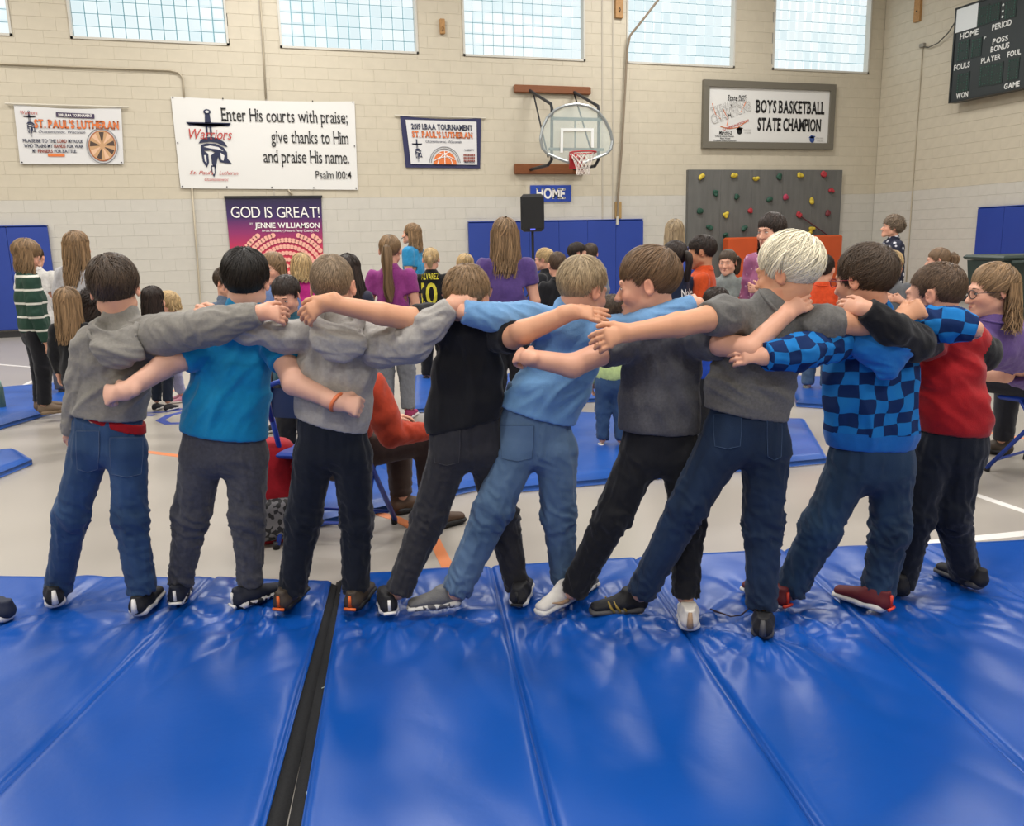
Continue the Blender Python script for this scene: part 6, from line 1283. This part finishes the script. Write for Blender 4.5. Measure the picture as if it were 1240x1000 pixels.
bg('boy with short dark hair looking down, black trousers, beside the light grey hoodie', 346, 333, 4.9, face=170, s=.97, shirt='1d4a5c', sleeve=2, pants='14151a', hair=('short', 'dkbrown', {}), look=True, nod=22, shoe_c=('2a2b30', 'c8c4bc'))
bg('girl in magenta top with one arm raised to her hair', 364, 306, 7.0, face=20, s=1.0, shirt='c02d86', hair=('long', 'blond', {}), long=LONG(.16, open=1.4), arms=('up', 'up'))
bg('girl with long dark hair behind the buzz cut child', 420, 307, 6.0, face=-15, s=1.05, shirt='2e2f40', hair=('long', 'dkbrown', {}), long=LONG(.34, open=1.4, dl=.05))
bg('girl in magenta t-shirt with a long blond ponytail', 471, 283, 6.6, face=-3, s=1.08, shirt='8f3a80', sleeve=2, pants='7d8087', hair=('tight', 'dkblond', {}), tail=dict(len=.42, r=.045, wave=.014), shoe_c=('a03060', 'e0d8d8'))
r_, J_ = bg('laughing woman in bright blue t-shirt wearing a headset', 499, 270, 10.4, face=75, s=1.1, w=1.12, shirt='2a86b8', sleeve=2, pants='20232e', hair=('long', 'dkblond', {}), long=LONG(.22, open=1.35), look=True, smile=True, nod=-6, arms=('front', 'down'))
T_, A_ = hframe(*J_['head']); MB().tube([T_(-.08, 0, .02), T_(-.085, .04, -.03), T_(-.05, .10, -.06)], .004, 5).build('headset', BM, r_)
r_, J_ = bg('girl in black football jersey with yellow number ten', 521, 299, 8.3, face=0, s=1.02, w=1.05, shirt='16171a', sleeve=2, pants='15161a', hair=('tight', 'blond', {}), tail=dict(len=.11, r=.028))
YL = mat('yellow_print', 'd8cf3a', .6); lettering_on(r_, J_, '10', 512, 368, 19, 25, 8.3, YL, .015); lettering_on(r_, J_, 'ALVAREZ', 511, 338, 21, 7, 8.3, YL, .02)
bg('child with blond hair tied up behind the black t-shirt', 563, 306, 7.6, face=15, s=1.0, shirt='8a6a9c', hair=('tight', 'blond', {}), tail=dict(len=.08, r=.035, z=.06))
bg('tall girl in purple t-shirt with long wavy blond hair', 611, 263, 5.9, face=3, s=1.07, shirt='55407c', sleeve=2, pants='14141a', hair=('long', 'dkblond', {}), long=LONG(.30, open=1.4, wave=.012, w=.09))
r_, J_ = bg('fair-haired boy with glasses and black top facing left', 660, 300, 8.6, face=70, s=.98, shirt='16181d', hair=('short', 'blond', {}), look=True, arms=('chest', 'down')); glasses(r_, *J_['head'], BM)
bg('boy with brown buzz cut in black and grey top', 675, 304, 7.0, face=10, s=.98, shirt='1a1b1f', hair=('buzz', 'brownbuzz', dict(th=.008)))
bg('dark-haired boy in profile facing right in front of the blue padding', 698, 293, 9.4, face=-80, s=1.05, shirt='b8b8bc', hair=('short', 'dkbrown', {}), look=True)
bg('boy with brown hair seen from behind in front of the blue padding', 715, 294, 9.8, face=0, s=1.05, shirt='7a7f8c', hair=('short', 'brown', {}))
bg('small child in lime green sweater and jeans', 741, 356, 5.35, face=-12, s=.92, w=1.0, shirt='b9cf8e', name='sweater', pmat=M_JBLUE, hair=('short', 'brown', {}), shoe_c=('d8d4cf', 'e8e6e2'))
bg('woman with streaked blond hair in blue top beside the climbing wall', 817, 265, 8.4, face=-10, s=1.08, shirt='3c58b4', hair=('long', 'ash', {}), long=LONG(.26, open=1.4))
r_, J_ = bg('girl with dark ponytail in navy shirt with white script', 818, 290, 5.9, face=38, s=1.0, shirt='16223c', sleeve=2, hair=('tight', 'dkbrown', {}), tail=dict(len=.20, r=.026), look=True)
lettering_on(r_, J_, 'Nolen', 822, 358, 22, 8, 5.9, mat('print_white', 'eeecea', .6), .02)
bg('boy in orange t-shirt with short dark hair facing left', 852, 284, 6.1, face=72, s=1.03, w=1.12, shirt='cf4f22', sleeve=2, hair=('short', 'dkbrown', {}), look=True, skin='tan', nod=10)
bg('boy in royal blue shirt and black trousers with side stripes', 868, 347, 5.1, face=15, s=.97, shirt='1d45a8', pants='15161a', hair=('short', 'dkbrown', {}), shoe_c=('2a2b30', 'd8d4cf'))
bg('small girl in grey t-shirt with side ponytail looking at the camera', 882, 301, 7.4, face=150, s=.98, w=.95, shirt='7f8583', sleeve=2, hair=('tight', 'brown', {}), tail=dict(len=.14, r=.035, x=-.05), look=True)
bg('dark-haired tall girl in patterned magenta top glancing to the side', 936, 257, 5.8, face=125, s=1.05, smat=M_PINKP, hair=('long', 'dkbrown', {}), long=LONG(.24, open=1.25), look=True, skin='fair', arms=('front', 'down'), shoe_c=('1a1b20', '26272b'))
bg('child in orange shirt and light jeans between the platinum hair and the red glasses', 998, 308, 7.2, face=-35, s=1.08, w=1.15, shirt='d24a22', sleeve=2, pmat=M_JLT, hair=('short', 'dkbrown', {}), shoe_c=('7d7d78', 'b8b4ac'))
bg('woman with short curly hair in navy floral blouse by the right wall', 1083, 261, 9.9, face=80, s=1.1, w=1.25, smat=M_FLOR, pants='1a1c26', hair=('curly', 'grey', {}), look=True, nod=-8)
bg('blond boy in grey t-shirt with a hand on his chest', 1081, 303, 6.4, face=170, s=.98, shirt='66696e', sleeve=2, hair=('short', 'blond', {}), look=True, arms=('chest', 'chest'))
bg('girl with light brown braided hair behind the buzz cut child in red', 1139, 299, 7.8, face=65, s=1.0, shirt='7585a8', hair=('tight', 'ltbrown', {}), tail=dict(len=.12, r=.045, z=.03), look=True)
# ---- folding chairs
CB = mat('blue_metal_chair', '1c3fa0', .35, .5, metal=.1); CBP = mat('blue_chair_panel', '24365f', .4)
def chair(label, pos, face, flip=1):
    r = empty('folding_chair', pos); tag(r, label, 'chair', None); fd = rotz(HD, math.radians(face)); la = np.cross(fd, Z); T = lambda x, y, z: pos+la*x+fd*y+Z*z
    for sx in (-1, 1): MB().tube([T(sx*.21, -.17, .62), T(sx*.215, -.10, .42), T(sx*.22, .20, .02)], .0125, 8).build('leg', CB, r, True); MB().tube([T(sx*.20, .06, .44), T(sx*.205, -.22, .02)], .0115, 8).build('leg', CB, r, True); 
    for sx in (-1, 1):
        for y in (.20, -.22): MB().tube([T(sx*.215, y, .001), T(sx*.213, y*.98, .035)], .016, 8).build('foot_cap', M_BSOLE, r, True)
    MB().tube([T(-.21, -.17, .60), T(-.208, -.20, .70), T(-.18, -.22, .775), T(-.10, -.225, .80), T(.10, -.225, .80), T(.18, -.22, .775), T(.208, -.20, .70), T(.21, -.17, .60)], .0125, 8).build('back_frame', CB, r, True)
    m = MB(); n = 8; v = []
    for i in range(n+1):
        for j in range(3): u = -1+2*i/n; v.append(T(u*.195, -.205-.02*(1-u*u)+(.025 if j == 0 else (.012 if j == 1 else 0)), .62+.07*j))
    f = [(i*3+j, i*3+j+3, i*3+j+4, i*3+j+1) for i in range(n) for j in range(2)]; v = np.array(v); N_ = len(v); mesh('backrest', np.r_[v, v+fd*.004], f+[tuple(q+N_ for q in reversed(t)) for t in f], CBP, r)
    MB().box(T(0, .0, .44), (.39, .38, .03), np.array([la, fd, Z]), bev=.012).build('seat', CB, r)
    MB().tube([T(-.205, .15, .08), T(.205, .15, .08)], .008, 6).build('crossbar', CB, r); MB().tube([T(-.2, -.16, .12), T(.2, -.16, .12)], .008, 6).build('crossbar', CB, r)
    return T
c0 = G(410, 648)*V(1, 1, 0); chair('blue metal folding chair behind the light grey hoodie and navy trousers', c0, -12)
c1 = G(1262, 572)*V(1, 1, 0); chair('blue metal folding chair at the right edge under the woman in purple', c1, 32)
def seated(label, pos, face, head, s, shirt, pants, hair, lean=V(0, 0, 0), look=False, knee_d=(-.1, .1), skin='fair', long=None, armt=None, foot='3f352c', w=1.1, zt=.46, turn=0, sleeve=1, over=None, smile=False, shinback=0.):
    fd = rotz(HD, math.radians(face)); la = np.cross(fd, Z); pel = pos+Z*(zt+.10)-fd*.06; hc = head; J = dict(seed=pos[0]*3, skin=skin, face=look, smile=smile); hf = rotz(fd, math.radians(turn)); J['head'] = (hc, nrm(hf-Z*.1), Z, s)
    nb = hc-Z*.135*s-hf*.015; J['neck'] = (nb, .052*s); J['lat'] = la; ch = nb-Z*.07+(pel-nb)*.12
    J['spine'] = [(ch, .15*w, .09*w), (ch*.5+pel*.5, .16*w, .115*w), (pel, .17*w, .125*w), (pel-Z*.08, .17*w, .12*w)]; J['arms'] = []
    for i, sg in enumerate((-1, 1)):
        sh = ch+la*sg*.16*w+Z*.015; e = sh+nrm(-Z+la*sg*.15+fd*.35)*.215; w_ = e+nrm(fd*.9-la*sg*.05-Z*.1)*.2
        J['arms'].append(dict(pts=[(sh, .068*w, .045), (sh*.45+e*.55, .062*w, .042), (e, .052*w, .036), (w_, .038, .026)], cut=3 if sleeve == 1 else 1, hand=(fd-la*sg*.3, Z+la*sg*.3, 'drape', 1.05)))
    J['legs'] = []; J['shoes'] = []
    for i, sg in enumerate((-1, 1)):
        hp_ = pel-Z*.03+la*sg*.09*w; kn = hp_+fd*.40+la*knee_d[i]+Z*.02; an = kn-Z*(kn[2]-.10)+fd*shinback; J['legs'].append([(hp_, .085*w, .07), (kn, .068*w, .05), (an, .055, .04)])
        J['shoes'].append(dict(heel=V(an[0], an[1], .001)-fd*.05, dr=fd, ln=.25, upper=mat('shoe_'+foot, foot, .6), sole=M_BSOLE, high=.02))
    J['pelvis'] = [pel, .17*w, .12*w, pel-Z*.05, .17*w, .12*w]
    J['shirt'] = dict(mat=clothm(shirt), hem=(pel-Z*.05, -Z), amp=.008, along=nrm(Z), name='shirt', collar=0, cr=.006); J['pants'] = dict(mat=clothm(pants), waist=(pel+Z*.04, Z), amp=.004, name='trousers'); J['base'] = V(pos[0], pos[1], 0)
    r = build_person('person', label, J, False); st, col, ov = hair; ov = dict(ov); ov.setdefault('w', HST[st]['w']*1.6); add_hair(r, hc, hf, Z, s, st, col, dens=.5, long=long, over=ov); return r, J
r_, J_ = seated('woman with glasses in purple t-shirt sitting on the right, turned towards the row', c1, 32, P(1200, 352, 3.95), 1.1, '66508a', '23242c', ('long', 'dkblond', dict(front=.058)), look=True, long=LONG(.21, open=1.75, wave=.014, w=.095), turn=58, w=1.2, sleeve=2, smile=True)
glasses(r_, *J_['head'], mat('dark_frames', '2a2426', .3), .023)
seated('adult in rust red top and brown trousers sitting on the blue chair, mostly hidden', c0+HD*.02+LT*.06, -55, P(432, 400, 3.7), 1.05, 'b23c22', '3a2b26', ('short', 'brown', {}), w=1.12, foot='4a3424', knee_d=(-.02, .1), zt=.37)
# ---- loose things
def rbox(name, c, sz, ax, m, parent, r=.03, h=.012, amp=0.):
    q = SDF(); ax = np.asarray(ax); s_ = np.asarray(sz)/2-r
    for i in np.linspace(-1, 1, 5): q.seg(c+ax[0]*s_[0]*i-ax[2]*s_[2], c+ax[0]*s_[0]*i+ax[2]*s_[2], r+s_[0]*.3, None, .03, L=ax[0], ba=sz[1]/2)
    v, f = q.surf(h); 
    if amp: n = normals(v, f); v = v+n*(amp*perlin(v*14))[:, None]
    return mesh(name, v, f, m, parent)
bp = G(333, 652)*V(1, 1, 0); RB = cloth('red_nylon', 'a01422', .1); r = empty('backpack', bp); tag(r, 'red backpack with dark patterned pocket standing on the floor left of the blue chair', 'backpack'); ax = np.array([rotz(LT, .4), rotz(HD, .4), Z])
rbox('bag_body', bp+Z*.235, (.24, .2, .40), ax, RB, r, .05, .01, .012); rbox('front_pocket', bp+Z*.13-ax[1]*.10, (.2, .07, .18), ax, camo('patterned_nylon', '1a1a1e', '6f6d70', 55), r, .03, .008, .006)
for sg in (-1, 1): MB().tube([bp+ax[0]*sg*.06+Z*.44, bp+ax[0]*sg*.10-ax[1]*.12+Z*.36, bp+ax[0]*sg*.115-ax[1]*.11+Z*.18, bp+ax[0]*sg*.11-ax[1]*.05+Z*.06], .011, 6).build('strap', RB, r, True)
MB().tube([bp+ax[0]*-.03+Z*.44, bp+Z*.475, bp+ax[0]*.03+Z*.44], .008, 6).build('handle', RB, r)
tb = P(1232, 330, 8.6)*V(1, 1, 0); gt = P(1232, 305, 8.6)[2]; r = empty('wheeled_bin', tb); GM = mat('dark_green_plastic', '22332f', .5); tag(r, 'dark green wheeled waste bin in front of the blue padding on the right', 'bin'); ax = np.array([LT, HD, Z])
m = MB(); v = [tb+LT*x*.5*a+HD*y*.5*a+Z*z for z, a in ((.06, .52), (gt-.08, .68)) for x, y in ((-1, -1), (1, -1), (1, 1), (-1, 1))]; m.add(v, [(3, 2, 1, 0), (4, 5, 6, 7), (0, 1, 5, 4), (1, 2, 6, 5), (2, 3, 7, 6), (3, 0, 4, 7)]); m.build('bin_body', GM, r)
MB().box(tb+Z*(gt-.05), (.74, .74, .05), ax, bev=.02).build('lid', GM, r); MB().tube([tb-LT*.3-HD*.39+Z*(gt-.09), tb+LT*.3-HD*.39+Z*(gt-.09)], .018).build('handle', GM, r)
for sg in (-1, 1): MB().tube([tb+LT*sg*.24+HD*.25+Z*.09, tb+LT*sg*.29+HD*.25+Z*.09], .09, 14).build('wheel', M_BSOLE, r)
fb = G(2, 500)*V(1, 1, 0); r = empty('flask', fb); tag(r, 'grey-green metal drinking flask standing at the left edge', 'bottle'); FM = mat('flask_green', '4c665f', .4, metal=.3)
MB().tube([fb, fb+Z*.015, fb+Z*.23, fb+Z*.25], [.036, .042, .042, .034], 16).build('flask_body', FM, r, True); MB().tube([fb+Z*.25, fb+Z*.285, fb+Z*.29], [.03, .03, .024], 16).build('cap', mat('mint_cap', '9fc4ae', .5), r, True)
r = empty('sneaker', G(5, 548)*V(1, 1, 0)+Z*.02); tag(r, 'white sneaker with dark red mark on the mat corner at the left edge', 'shoe'); shoe(r, G(-26, 545, .06), G(20, 552)-G(-26, 545), upper=M_WHSH, sole=M_WSOLE, accent=M_MAROON, acc='swoosh', ln=.22)
r = empty('sneaker', G(-20, 750)*V(1, 1, 0)+Z*MT); tag(r, 'navy shoe with white sole reaching into the frame at the lower left', 'shoe'); shoe(r, G(14, 752, MT), G(-40, 745)-G(14, 752), upper=mat('navy_knit', '1a2238', .7), sole=M_WSOLE, ln=.22)
MB_l = MB().tube([G(879, 746, MT)+Z*.006, G(865, 742, MT)+Z*.006, G(860, 740, MT)+Z*.008, G(885, 749, MT)+Z*.008, G(897, 748, MT)+Z*.01, G(908, 742, MT)+Z*.02], .0028, 5); o = MB_l.build('shoelace', mat('dark_lace', '33222c', .8), None, True); tag(o, 'dark loose shoelace lying on the mat beside the grey-soled shoe', 'shoelace')
